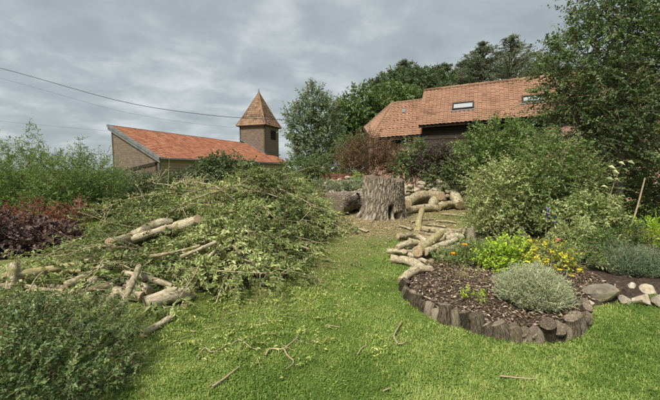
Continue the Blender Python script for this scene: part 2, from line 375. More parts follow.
# ------------------------------------------------------------------ ground
def ground_material():
    m, N, L, ramp = nodes("lawn")
    tcn = N("ShaderNodeTexCoord"); src = tcn.outputs["Object"]
    a = N("ShaderNodeTexNoise", i_Scale=0.9, i_Detail=5, i_Roughness=0.6); L(src, a.inputs["Vector"])
    f = N("ShaderNodeTexNoise", i_Scale=60.0, i_Detail=5, i_Roughness=0.7); L(src, f.inputs["Vector"])
    c1 = ramp(a.outputs[0], [(0.3, (0.080, 0.130, 0.026)), (0.55, (0.135, 0.185, 0.044)), (0.75, (0.20, 0.215, 0.075))])
    c2 = ramp(f.outputs[0], [(0.3, (0.45, 0.45, 0.45)), (0.7, (1.3, 1.3, 1.2))])
    x = N("ShaderNodeMix", data_type="RGBA", blend_type="MULTIPLY"); x.inputs[0].default_value = 1; L(c1, x.inputs[6]); L(c2, x.inputs[7])
    # bare earth, sawdust and bark debris lying round the felled tree
    sp_ = N("ShaderNodeSeparateXYZ"); L(src, sp_.inputs[0])
    def blob(cx, cy, rx, ry):
        ax = N("ShaderNodeMath", operation="SUBTRACT"); L(sp_.outputs[0], ax.inputs[0]); ax.inputs[1].default_value = cx
        ay = N("ShaderNodeMath", operation="SUBTRACT"); L(sp_.outputs[1], ay.inputs[0]); ay.inputs[1].default_value = cy
        dx_ = N("ShaderNodeMath", operation="DIVIDE"); L(ax.outputs[0], dx_.inputs[0]); dx_.inputs[1].default_value = rx
        dy_ = N("ShaderNodeMath", operation="DIVIDE"); L(ay.outputs[0], dy_.inputs[0]); dy_.inputs[1].default_value = ry
        px_ = N("ShaderNodeMath", operation="MULTIPLY"); L(dx_.outputs[0], px_.inputs[0]); L(dx_.outputs[0], px_.inputs[1])
        q = N("ShaderNodeMath", operation="MULTIPLY_ADD"); L(dy_.outputs[0], q.inputs[0]); L(dy_.outputs[0], q.inputs[1]); L(px_.outputs[0], q.inputs[2])
        return q.outputs[0]
    mn = N("ShaderNodeMath", operation="MINIMUM"); L(blob(1.7, 9.0, 2.4, 2.3), mn.inputs[0]); L(blob(-2.4, 6.6, 3.4, 3.4), mn.inputs[1])
    mn2 = N("ShaderNodeMath", operation="MINIMUM"); L(mn.outputs[0], mn2.inputs[0]); L(blob(2.0, 13.5, 6, 4.5), mn2.inputs[1])
    nz = N("ShaderNodeTexNoise", i_Scale=1.6, i_Detail=6); L(src, nz.inputs["Vector"])
    ad = N("ShaderNodeMath", operation="MULTIPLY_ADD"); L(nz.outputs[0], ad.inputs[0]); ad.inputs[1].default_value = 1.3; L(mn2.outputs[0], ad.inputs[2])
    mask = ramp(ad.outputs[0], [(0.0, (1, 1, 1)), (1.0, (1, 1, 1))])
    mr = N("ShaderNodeMapRange"); mr.inputs[1].default_value = 1.1; mr.inputs[2].default_value = 1.75; mr.inputs[3].default_value = 1; mr.inputs[4].default_value = 0; L(ad.outputs[0], mr.inputs[0])
    dn = N("ShaderNodeTexNoise", i_Scale=22.0, i_Detail=7, i_Roughness=0.7); L(src, dn.inputs["Vector"])
    dc = ramp(dn.outputs[0], [(0.3, (0.075, 0.075, 0.028)), (0.5, (0.19, 0.165, 0.078)), (0.68, (0.36, 0.29, 0.165))])
    y = N("ShaderNodeMix", data_type="RGBA"); L(mr.outputs[0], y.inputs[0]); L(x.outputs[2], y.inputs[6]); L(dc, y.inputs[7])
    b_ = N("ShaderNodeBsdfPrincipled", i_Roughness=0.95); b_.inputs["Specular IOR Level"].default_value = 0.1
    L(y.outputs[2], b_.inputs["Base Color"])
    bp = N("ShaderNodeBump", i_Strength=0.6, i_Distance=0.03); L(f.outputs[0], bp.inputs["Height"]); L(bp.outputs[0], b_.inputs["Normal"])
    o = N("ShaderNodeOutputMaterial"); L(b_.outputs[0], o.inputs[0])
    return m
ux = np.linspace(-1, 1, 181); gx = np.sinh(ux * 5.2) * 7.0
uy = np.linspace(-1, 1, 221); gy = 5 + np.sinh(uy * 5.2) * 7.0
XX, YY = np.meshgrid(gx, gy); ZZ = ground_z(XX, YY)
n_x = len(gx); ii, jj = np.meshgrid(np.arange(len(gy) - 1), np.arange(n_x - 1), indexing="ij")
q0 = (ii * n_x + jj).ravel()
gmb = MB().add(np.stack([XX, YY, ZZ], -1).reshape(-1, 3), np.stack([q0, q0 + 1, q0 + n_x + 1, q0 + n_x], 1))
tag(gmb.build("ground", ground_material(), smooth=True), "green lawn running back to the felled tree", "lawn", kind="structure")

# flower bed: round at the front, running back to the right
BCX, BCY, BRX, BRY = 1.94, 4.20, 0.96, 1.12
def bed_mask(x, y):
    x = np.asarray(x, float); y = np.asarray(y, float)
    e = 1 - np.sqrt(((x - BCX) / BRX) ** 2 + ((y - BCY) / BRY) ** 2)
    a = (x - 1.12) * 0.83 - (y - 4.3) * 0.56            # right of the line running back from the bed's left end
    bline = y - (3.72 + 0.28 * np.clip(x - 2.7, 0, 2))
    back = np.minimum(np.minimum(a, bline), np.minimum(x - 1.0, 11.0 - y))
    return np.maximum(e, np.where(x > 1.0, back, -1))
bx, by = np.meshgrid(np.linspace(0.7, 9.0, 120), np.linspace(2.9, 11.2, 120))
bmk = bed_mask(bx, by)
bz = ground_z(bx, by) + np.clip(bmk * 1.6, -0.12, 0.11) - 0.01 + 0.012 * rng.normal(size=bx.shape) * (bmk > 0.1)
i2, j2 = np.meshgrid(np.arange(119), np.arange(119), indexing="ij"); q0 = (i2 * 120 + j2).ravel()
tag(MB().add(np.stack([bx, by, bz], -1).reshape(-1, 3), np.stack([q0, q0 + 1, q0 + 121, q0 + 120], 1)).build("flower_bed_soil", M_SOIL, smooth=True),
    "raised flower bed of dark bark mulch", "flower bed", kind="structure")
def bed_z(x, y): return float(ground_z(x, y) + np.clip(bed_mask(x, y) * 1.6, -0.12, 0.11) - 0.01)

# ------------------------------------------------------------------ brush heap shape
def heap_h(x, y):
    x = np.asarray(x, float); y = np.asarray(y, float)
    def bump(cx, cy, rx, ry, h, rot=0.0):
        c, s = math.cos(rot), math.sin(rot); u = ((x - cx) * c + (y - cy) * s) / rx; v = (-(x - cx) * s + (y - cy) * c) / ry
        d = np.clip(1 - (u * u + v * v), 0, 1); return h * d ** 0.8
    H = np.maximum.reduce([bump(-1.62, 8.0, 1.72, 2.2, 1.38), bump(-3.1, 7.9, 1.9, 2.1, 0.98), bump(-1.70, 5.9, 1.25, 1.8, 0.62, 0.3), bump(-3.2, 6.3, 1.6, 1.1, 0.55), bump(-3.0, 5.2, 2.0, 1.15, 0.24)])
    return H * (1 + 0.14 * np.sin(x * 3.1 + 1) * np.sin(y * 2.7) + 0.08 * np.sin(x * 7 + y * 5))

# ------------------------------------------------------------------ left barn with tower
def tiles(mb, A, B, Cc, D, tw, th, lift=0.035, r=None, barrel=0.02):
    """overlapping tiles on the roof patch A-B (eave), D-C (ridge)"""
    r = rng if r is None else r
    A, B, Cc, D = (np.asarray(q, float) for q in (A, B, Cc, D))
    n = nrm(np.cross(B - A, D - A)); n = n if n[2] > 0 else -n
    rows = max(2, int(round(np.linalg.norm((D + Cc) / 2 - (A + B) / 2) / th)))
    for i in range(rows):
        v0, v1 = i / rows, min(1.0, (i + 1.25) / rows)
        l0, r0 = A + (D - A) * v0, B + (Cc - B) * v0; l1, r1 = A + (D - A) * v1, B + (Cc - B) * v1
        k = max(1, int(round(np.linalg.norm(r0 - l0) / tw))); off = 0.0
        u = np.arange(k) / k
        lo = lift + r.normal(size=k) * 0.006
        pts = []
        for (pl, pr, ht) in ((l0, r0, lo), (l1, r1, np.full(k, 0.004))):
            for s, bb in ((0.02, 0.0), (0.35, barrel), (0.70, 0.35 * barrel), (0.98, 0.0)):
                uu = u + s / k
                pts.append(pl + (pr - pl) * uu[:, None] + n * (ht + bb)[:, None])
        V = np.stack(pts, 1)                                   # k,8,3
        lip = V[:, :4] - n * (lift * 0.9)
        V = np.concatenate([V, lip], 1).reshape(-1, 3)
        b = np.arange(k)[:, None] * 12; F = []
        for s in range(3):
            F.append(b + np.array([[s, s + 1, s + 5, s + 4]])); F.append(b + np.array([[8 + s, 9 + s, s + 1, s]]))
        t = np.clip(0.5 + r.normal(size=k) * 0.22, 0, 1)
        mb.add(V, np.concatenate(F), tint=np.tile(t, 6))
def quad(mb, pts, uv=None, mat=0):
    mb.add(np.asarray(pts, float), np.array([list(range(len(pts)))]), bc=uv, mat=mat)
def wall_poly(mb, a, b, zs, thick=None):
    """vertical wall from a to b (xy) with bottom/top heights zs=(z0a,z1a,z0b,z1b), carrying metre coordinates"""
    a = np.asarray(a, float); b = np.asarray(b, float); Lw = np.linalg.norm(b - a); z0a, z1a, z0b, z1b = zs
    n = np.array([-(b - a)[1], (b - a)[0]]) / Lw * (thick or 0.2)
    fr = [[*a, z0a], [*b, z0b], [*b, z1b], [*a, z1a]]; uv = [[0, z0a, 0], [Lw, z0b, 0], [Lw, z1b, 0], [0, z1a, 0]]
    quad(mb, fr, uv)
    bk = [[p[0] + n[0], p[1] + n[1], p[2]] for p in fr]
    quad(mb, bk[::-1], uv[::-1])
    V = fr + bk
    mb.add(V, np.array([[0, 4, 5, 1], [3, 2, 6, 7], [0, 3, 7, 4], [1, 5, 6, 2]]), bc=uv + uv)

d1 = nrm(np.array([120.0, FPX])); d2 = np.array([-d1[1], d1[0]])         # along the eave, and across the barn
E0 = P(158, 156, 25.0); zE = E0[2]
zR = 4.95; SW = 4.53; LB = 21.0
def lb(t, s, z): return np.array([E0[0] + d1[0] * t + d2[0] * s, E0[1] + d1[1] * t + d2[1] * s, z])
gb = 0.4
barn = empty("brick_barn", lb(LB / 2, SW / 2, gb))
tag(barn, "long low brick barn with orange tiled roof behind the brush heap", "barn")
bo = np.array(barn.location)
def bb(mbx, name, mat, parent=barn, smooth=False):
    o = mbx.build(name, mat, None, smooth, origin=bo)
    o.location = (0, 0, 0); o.parent = parent
    return o
mb = MB(); tiles(mb, lb(-0.15, -0.25, zE - 0.13), lb(LB, -0.25, zE - 0.13), lb(LB, SW + 0.1, zR + 0.05), lb(-0.15, SW + 0.1, zR + 0.05), 0.24, 0.32)
rf = tag(bb(mb, "roof", M_TILE), kind="stuff")
def on_roof(s): return zE + (zR - zE) * s / SW
mb = MB()                                                       # roof deck under the tiles
q = [lb(-0.1, -0.2, zE - 0.16), lb(LB, -0.2, zE - 0.16), lb(LB, SW + 0.05, zR - 0.02), lb(-0.1, SW + 0.05, zR - 0.02)]
V = q + [p - np.array([0, 0, 0.08]) for p in q]
mb.add(V, np.array([[0, 1, 2, 3], [7, 6, 5, 4], [0, 4, 5, 1], [1, 5, 6, 2], [2, 6, 7, 3], [3, 7, 4, 0]])); bb(mb, "roof_deck", M_DARKPLANK, rf)
mb = MB()
wall_poly(mb, lb(0, SW, 0)[:2], lb(0, 0, 0)[:2], (gb, zR - 0.13, gb, zE - 0.13)); bb(mb, "gable_wall", M_BRICK)
mb = MB(); wall_poly(mb, lb(LB, SW, 0)[:2], lb(0, SW, 0)[:2], (gb, zR - 0.14, gb, zR - 0.14)); bb(mb, "rear_wall", M_BRICK)
mb = MB(); wall_poly(mb, lb(LB, 0, 0)[:2], lb(LB, SW, 0)[:2], (gb, zE - 0.14, gb, zR - 0.14)); bb(mb, "gable_wall", M_BRICK)
# verge board and flashing along the near gable
for nm, dz, hh, out, mt in (("verge_flashing", 0.08, 0.20, 0.20, M_LEAD), ("verge_board", -0.16, 0.17, 0.16, M_LEAD)):
    mb = MB(); a = lb(-out, -0.3, on_roof(-0.3) + dz - 0.02); b_ = lb(-out, SW + 0.16, on_roof(SW + 0.16) + dz - 0.02)
    V, F = box(a, b_ - a, np.array([d1[0], d1[1], 0]) * (0.24 if dz > 0 else 0.10), np.array([0, 0, -hh])); mb.add(V, F); bb(mb, nm, mt)
mb = MB(); a = lb(-0.15, SW + 0.06, zR + 0.10); V, F = box(a, lb(LB, SW + 0.06, zR + 0.10) - a, np.array([d2[0], d2[1], 0]) * 0.22, np.array([0, 0, -0.12])); mb.add(V, F); bb(mb, "ridge_cap", M_LEAD)
# gutter + downpipe at the eave
mb = MB(); V, F, B = tube([lb(-0.15, -0.33, zE - 0.20), lb(LB / 2, -0.33, zE - 0.22), lb(LB, -0.33, zE - 0.24)], 0.07, 8); mb.add(V, F, bc=B); bb(mb, "gutter", M_LEAD, smooth=True)
mb = MB(); V, F, B = tube([lb(-0.02, -0.33, zE - 0.2), lb(-0.02, -0.12, zE - 0.45), lb(-0.02, -0.12, gb)], 0.045, 8); mb.add(V, F, bc=B); bb(mb, "downpipe", M_LEAD, smooth=True)
# boarded front wall: separate horizontal planks
hp = (zE - 0.2 - gb) / 9
for i in range(9):
    mb = MB(); a = lb(0.05, 0.02 + 0.004 * (i % 2), gb + i * hp)
    V, F = box(a, lb(LB - 0.05, 0, 0) - lb(0.05, 0, 0), np.array([d2[0], d2[1], 0]) * 0.06, np.array([0, 0, hp - 0.015]))
    V[[0, 1]] -= np.array([d2[0], d2[1], 0]) * 0.025
    mb.add(V, F, tint=rng.uniform(0.2, 0.8)); bb(mb, "plank", M_PLANK)
# lean-to coping that crosses the gable
mb = MB(); a = P(119, 171.5, 24.4); b_ = P(157.5, 162, 24.35)
V, F = box(a, b_ - a, np.array([-d1[0], -d1[1], 0]) * 0.25, np.array([0, 0, -0.22])); mb.add(V, F)
V, F = box(a - np.array([0, 0, 0.22]), b_ - a, np.array([-d1[0], -d1[1], 0]) * 0.2, np.array([0, 0, -1.6])); mb2 = mb; mb = MB(); mb.add(V, F); lt = bb(mb, "lean_to_wall", M_BRICK); bb(mb2, "coping", M_DARKPLANK, lt)
# tower
def on_barn_roof(px, py):
    r_ = ray(px, py); best = None
    n_ = np.cross(lb(1, 0, zE) - lb(0, 0, zE), lb(0, SW, zR) - lb(0, 0, zE)); D_ = np.dot(n_, lb(0, 0, zE) - np.array([0, 0, CAMZ])) / np.dot(n_, r_)
    p = np.array([r_[0] * D_, D_, CAMZ + r_[2] * D_]); q_ = p[:2] - E0[:2]
    return np.dot(q_, d1), np.dot(q_, d2)
tt, ss = on_barn_roof(265, 154)
TD = E0[1] + d1[1] * tt + d2[1] * ss
ppm = FPX / TD
W2 = 26 / ppm / 0.90; W1 = W2
tow_top = CAMZ + (HOR - 125) / ppm; tow_apex = CAMZ + (HOR - 93) / (FPX / (TD + 1.5))
tower = empty("tower", (0, 0, 0)); tower.parent = barn
mb = MB()
def tw(t, s, z): return lb(tt + t, ss + s, z)
zb_ = on_roof(ss) - 1.2
wall_poly(mb, tw(0, W2, 0)[:2], tw(0, 0, 0)[:2], (zb_, tow_top, zb_, tow_top)); wall_poly(mb, tw(0, 0, 0)[:2], tw(W1, 0, 0)[:2], (zb_, tow_top - .001, zb_, tow_top - .001))
wall_poly(mb, tw(W1, 0, 0)[:2], tw(W1, W2, 0)[:2], (zb_, tow_top - .002, zb_, tow_top - .002)); wall_poly(mb, tw(W1, W2, 0)[:2], tw(0, W2, 0)[:2], (zb_, tow_top - .003, zb_, tow_top - .003))
bb(mb, "tower_wall", M_BRICK, tower)
ov = 0.32; ap = tw(W1 / 2, W2 / 2, tow_apex)
cs = [tw(-ov, -ov, tow_top - 0.08), tw(W1 + ov, -ov, tow_top - 0.08), tw(W1 + ov, W2 + ov, tow_top - 0.08), tw(-ov, W2 + ov, tow_top - 0.08)]
mb = MB()
for i in range(4):
    a, b_ = cs[i], cs[(i + 1) % 4]
    # slight bell-cast: lower third flatter
    ka, kb = a + (ap - a) * 0.30 - np.array([0, 0, 0.16]), b_ + (ap - b_) * 0.30 - np.array([0, 0, 0.16])
    tiles(mb, a, b_, kb, ka, 0.26, 0.30, lift=0.03); tiles(mb, ka, kb, ap + (b_ - ap) * 0.02, ap + (a - ap) * 0.02, 0.26, 0.30, lift=0.03)
tag(bb(mb, "tower_roof", M_TILE3, tower), kind="stuff")
mb = MB(); 
ins = [c_ - np.array([0, 0, 0.07]) for c_ in cs]
mb.add(ins + [ap - np.array([0, 0, 0.15])], [np.array([[0, 3, 2, 1]]), np.array([[0, 1, 4], [1, 2, 4], [2, 3, 4], [3, 0, 4]])])
bb(mb, "eaves_boarding", M_DARKPLANK, tower)
mb = MB()
for i in range(4):
    pts = [cs[i] + np.array([0, 0, 0.04]), cs[i] + (ap - cs[i]) * 0.30 - np.array([0, 0, 0.10]), ap + np.array([0, 0, 0.03])]
    V, F, B = tube(spline(pts, 8), 0.07, 6); mb.add(V, F, bc=B)
bb(mb, "hip_tiles", M_TILE3, tower)
mb = MB(); V, F, B = tube([ap - np.array([0, 0, 0.2]), ap + np.array([0, 0, 0.1]), ap + np.array([0, 0, 0.25]), ap + np.array([0, 0, 0.55])], [0.16, 0.10, 0.06, 0.015], 8); mb.add(V, F, bc=B); bb(mb, "finial", M_LEAD, tower, True)
# louvred opening on the right-hand face
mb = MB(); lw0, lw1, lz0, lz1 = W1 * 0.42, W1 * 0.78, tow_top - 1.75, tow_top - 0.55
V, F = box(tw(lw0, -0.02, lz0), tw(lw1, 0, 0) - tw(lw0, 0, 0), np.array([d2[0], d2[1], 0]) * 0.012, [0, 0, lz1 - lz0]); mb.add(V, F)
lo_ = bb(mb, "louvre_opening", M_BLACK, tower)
for i in range(5):
    mb = MB(); z_ = lz0 + 0.1 + i * (lz1 - lz0 - 0.1) / 5
    V, F = box(tw(lw0, -0.10, z_), tw(lw1, 0, 0) - tw(lw0, 0, 0), np.array([d2[0] * 0.08, d2[1] * 0.08, 0.07]), [0, 0, 0.02]); mb.add(V, F)
    o = bb(mb, "louvre_slat", M_DARKPLANK, tower)
mb = MB()                                                        # lead apron where tower meets tiles
a = tw(-0.03, W2, on_roof(ss + W2) + 0.02); b_ = tw(-0.03, -0.1, on_roof(ss - 0.1) + 0.02)
V, F = box(a, b_ - a, np.array([-d1[0], -d1[1], 0]) * 0.14, [0, 0, 0.14]); mb.add(V, F)
a = tw(-0.12, -0.03, on_roof(ss) + 0.0); b_ = tw(W1 + 0.1, -0.03, on_roof(ss) + 0.0)
V, F = box(a, b_ - a, np.array([-d2[0], -d2[1], 0]) * 0.2, [0, 0, 0.1]); mb.add(V, F)
bb(mb, "flashing", M_LEAD, tower)

# ------------------------------------------------------------------ main barn (right)
e1 = nrm(np.array([830.0, -FPX])); e2 = np.array([-e1[1], e1[0]])         # to the right along the eave (nearer), and away
A0 = P(418, 124.5, 16.0)
house = empty("tiled_barn", (A0[0] + 3, A0[1] + 1, 0.4))
tag(house, "dark boarded barn with steep tiled roof and two skylights behind the garden", "barn")
ho = np.array(house.location)
def hb(mbx, name, mat, parent=house, smooth=False):
    o = mbx.build(name, mat, None, smooth, origin=ho); o.location = (0, 0, 0); o.parent = parent
    return o
TILT = 0.030
HS = 1.75                                                         # eave to ridge, horizontally
zr = P(422, 90.5, 16 + e2[1] * HS)[2]
def hh(t, s, z=None):
    zz = (A0[2] + (zr - A0[2]) * s / HS) + TILT * t if z is None else z
    return np.array([A0[0] + e1[0] * t + e2[0] * s, A0[1] + e1[1] * t + e2[1] * s, zz])
HL = 9.0
mb = MB(); tiles(mb, hh(0, -0.05), hh(HL, -0.05), hh(HL, HS), hh(0.0, HS), 0.18, 0.13, lift=0.026, barrel=0.034)
hr = tag(hb(mb, "roof", M_TILE2), kind="stuff")
mb = MB(); dn = np.array([0, 0, -0.05]); q = [hh(0.03, 0.0) + dn, hh(HL, 0.0) + dn, hh(HL, HS - .02) + dn, hh(0.03, HS - .02) + dn, hh(HL, 2 * HS, A0[2] + TILT * HL), hh(0.03, 2 * HS, A0[2])]
mb.add(q + [p + 2 * dn for p in q], np.array([[0, 1, 2, 3], [3, 2, 4, 5], [6, 9, 8, 7], [9, 11, 10, 8], [0, 6, 7, 1], [0, 3, 9, 6], [3, 5, 11, 9]])); hb(mb, "roof_deck", M_DARKPLANK, hr)
for i in range(int(HL / 0.42)):
    mb = MB(); a = hh(i * 0.42, HS - 0.02) + np.array([0, 0, 0.0 + 0.01 * (i % 2)]); V, F, B = tube([a, hh(i * 0.42 + 0.44, HS - 0.02) + np.array([0, 0, 0.012])], [0.085, 0.10], 8, caps=True); mb.add(V, F, bc=B, tint=rng.uniform(0, 1)); hb(mb, "ridge_tile", M_TILE3, hr, True)
def skylight(px0, px1, py0, py1):
    """frame and pane lying on the roof slope"""
    def ts(px, py):
        r_ = ray(px, py); n_ = np.cross(hh(1, 0) - hh(0, 0), hh(0, 1) - hh(0, 0)); D_ = np.dot(n_, hh(0, 0) - np.array([0, 0, CAMZ])) / np.dot(n_, r_)
        q_ = np.array([r_[0] * D_, D_]) - A0[:2]; return np.dot(q_, e1), np.dot(q_, e2)
    t0, s0 = ts(px0, py1); t1, s1 = ts(px1, py0)
    n_ = nrm(np.cross(hh(1, 0) - hh(0, 0), hh(0, 1) - hh(0, 0)))
    mbf = MB(); fw = 0.06; fs = fw * HS / 2.6
    for (ta, tb, sa, sb) in ((t0, t1, s0, s0 + fs), (t0, t1, s1 - fs, s1), (t0, t0 + fw, s0 + fs, s1 - fs), (t1 - fw, t1, s0 + fs, s1 - fs)):
        o_ = hh(ta, sa) + n_ * 0.02; V, F = box(o_, hh(tb, sa) - hh(ta, sa), hh(ta, sb) - hh(ta, sa), n_ * 0.09); mbf.add(V, F)
    f = hb(mbf, "skylight", M_DARKPLANK)
    mbp = MB(); o_ = hh(t0 + fw, s0 + fs) + n_ * 0.05; V, F = box(o_, hh(t1 - fw, s0) - hh(t0 + fw, s0), hh(t0, s1 - fs) - hh(t0, s0 + fs), n_ * 0.02); mbp.add(V, F); hb(mbp, "pane", M_GLASS, f)
    mbp = MB(); o_ = hh(t0 - 0.06, s0 - fs * 1.6) + n_ * 0.045; V, F = box(o_, hh(t1 + 0.06, s0) - hh(t0 - 0.06, s0), hh(t0, s0) - hh(t0, s0 - fs * 1.6), n_ * 0.012); mbp.add(V, F); hb(mbp, "flashing", M_LEAD, f)
skylight(452, 474, 102.5, 111); skylight(522, 544, 95.5, 104)
# walls: dark boards above, brick to the right
zg = 0.4
def house_wall(t0, t1, s, z0, z1a, z1b, name, mat):
    mbw = MB(); wall_poly(mbw, hh(t0, s, 0)[:2], hh(t1, s, 0)[:2], (z0, z1a, z0, z1b)); hb(mbw, name, mat)
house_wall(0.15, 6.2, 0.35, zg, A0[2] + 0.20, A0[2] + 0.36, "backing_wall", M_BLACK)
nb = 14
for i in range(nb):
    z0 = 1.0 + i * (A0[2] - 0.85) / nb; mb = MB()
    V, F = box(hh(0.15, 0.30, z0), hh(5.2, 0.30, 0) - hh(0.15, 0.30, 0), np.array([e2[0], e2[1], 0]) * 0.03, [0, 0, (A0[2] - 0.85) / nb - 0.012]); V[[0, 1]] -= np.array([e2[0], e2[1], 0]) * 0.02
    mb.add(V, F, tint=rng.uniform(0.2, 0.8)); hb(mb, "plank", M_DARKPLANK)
house_wall(5.2, HL, 0.28, zg, A0[2] + 0.32, A0[2] + 0.42, "brick_wall", M_BRICK2)
mb = MB(); wall_poly(mb, hh(0.15, 2 * HS - 0.2, 0)[:2], hh(0.15, 0.35, 0)[:2], (zg, A0[2] + 0.05, zg, A0[2] + 0.2)); hb(mb, "end_wall", M_BRICK2)
mb = MB(); quad(mb, [hh(0.14, 0.4, A0[2] - 0.1), hh(0.14, 2 * HS - 0.25, A0[2] - 0.1), hh(0.14, HS, zr - 0.2)], [[0, 0, 0], [3, 0, 0], [1.5, 2, 0]]); hb(mb, "gable_wall", M_BRICK2)
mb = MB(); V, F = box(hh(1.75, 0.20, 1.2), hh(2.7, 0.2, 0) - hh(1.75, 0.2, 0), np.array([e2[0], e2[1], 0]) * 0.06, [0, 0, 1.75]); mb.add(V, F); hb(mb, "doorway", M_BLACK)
# lower hipped part at its left end
small = empty("outbuilding", (A0[0] - 1.2, A0[1] + 1.5, 0.4)); tag(small, "low outbuilding with hipped brown tile roof left of the barn", "outbuilding")
so = np.array(small.location)
def sb(mbx, name, mat, parent=small, smooth=False):
    o = mbx.build(name, mat, None, smooth, origin=so); o.location = (0, 0, 0); o.parent = parent
    return o
c_e0 = P(371, 138.5, 17.0); c_e1 = P(424, 134.3, 16.25); c_r0 = P(392, 103.5, 18.5); c_r1 = P(424, 99.5, 17.9); c_b0 = P(364.5, 127.5, 20.0)
c_b1 = c_r1 + (c_r1 - c_e1) * np.array([1, 1, 0]) + np.array([0, 0, c_e1[2] - c_r1[2]])
mb = MB(); tiles(mb, c_e0, c_e1, c_r1, c_r0, 0.19, 0.15, lift=0.026, barrel=0.034); tiles(mb, c_b0, c_e0, c_r0, c_r0 + 0.02 * (c_b0 - c_e0), 0.20, 0.17, lift=0.03, barrel=0.016)
sr = tag(sb(mb, "roof", M_TILE2), kind="stuff")
dn = np.array([0, 0, -0.06]); mb = MB(); q = [c_e0, c_e1, c_r1, c_r0, c_b0, c_b1]
mb.add([p + dn for p in q] , [np.array([[0, 1, 2, 3], [3, 2, 5, 4]]), np.array([[4, 0, 3]])])
mb.add([p + 2.5 * dn for p in q] , [np.array([[0, 1, 2, 3], [3, 2, 5, 4]]), np.array([[4, 0, 3]])]); sb(mb, "roof_deck", M_DARKPLANK, sr)
mb = MB()
for a, b_ in ((c_e0, c_r0), (c_r0, c_r1), (c_b0, c_r0)):
    V, F, B = tube(spline([a, b_], 6), 0.075, 6); mb.add(V, F, bc=B)
sb(mb, "ridge_tiles", M_TILE3, sr)
def inset(p, q_, k): return p + (q_ - p) * k
wa, wb, wc = c_e0 + np.array([0.25, 0.35, 0]), c_e1 + np.array([-0.05, 0.35, 0]), c_b0 + np.array([0.25, -0.1, 0])
mb = MB(); wall_poly(mb, wa[:2], wb[:2], (0.4, wa[2] - 0.05, 0.4, wb[2] - 0.05)); wall_poly(mb, wc[:2], wa[:2], (0.4, wc[2] - 0.1, 0.4, wa[2] - 0.06)); sb(mb, "wall", M_BRICK2)
def front(px, py): return P(px, py, wa[1] + (wb[1] - wa[1]) * (px - 371) / 53 - 0.03)
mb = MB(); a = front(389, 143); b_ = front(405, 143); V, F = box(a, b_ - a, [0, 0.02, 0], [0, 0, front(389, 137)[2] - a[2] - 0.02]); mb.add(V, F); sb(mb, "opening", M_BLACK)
mb = MB(); a = front(397, 172); b_ = front(406.5, 172); V, F = box(a - np.array([0, 0.03, 0]), b_ - a, [0, 0.02, 0], [0, 0, front(397, 143.5)[2] - a[2]]); mb.add(V, F); sb(mb, "door", M_PLANK)
mb = MB(); a = front(406.5, 172); b_ = front(408.5, 172); V, F = box(a - np.array([0, 0.05, 0]), b_ - a, [0, 0.05, 0], [0, 0, front(407, 143)[2] - a[2]]); mb.add(V, F); sb(mb, "door_post", M_PALESTONE)
mb = MB(); n_ = nrm(np.cross(c_e1 - c_e0, c_r0 - c_e0)); n_ = n_ if n_[2] > 0 else -n_; a = inset(inset(c_e0, c_e1, 0.52), inset(c_r0, c_r1, 0.38), 0.64); V, F = box(a + n_ * 0.03, (c_e1 - c_e0) * 0.085, (c_r1 - c_e1) * 0.10, n_ * 0.05); mb.add(V, F); sb(mb, "roof_light", M_LEAD, sr)

# ------------------------------------------------------------------ overhead cables
def cable(name, pts, rad, label):
    mbc = MB(); V, F, B = tube(spline(pts, 24), rad, 6); mbc.add(V, F, bc=B); tag(mbc.build(name, M_CABLE, smooth=True), label, "cable", "overhead cables")
cable("overhead_cable", [P(-160, 30, 38), P(0, 68, 38), P(120, 101, 39), P(200, 114, 40), P(262, 119, 41), P(325, 121, 42)], 0.030, "thick black overhead cable sagging across the sky towards the tower")
cable("overhead_cable", [P(-160, 40, 38), P(0, 78, 38), P(120, 111, 39), P(200, 124, 40), P(262, 129, 41), P(325, 131, 42)], 0.010, "thin faint cable just below the thick overhead cable")
cable("overhead_cable", [P(-160, 104, 40), P(0, 121, 40), P(110, 131, 40.5), P(235, 139, 41), P(325, 143, 42)], 0.008, "lowest faint cable crossing the sky behind the orange roof")

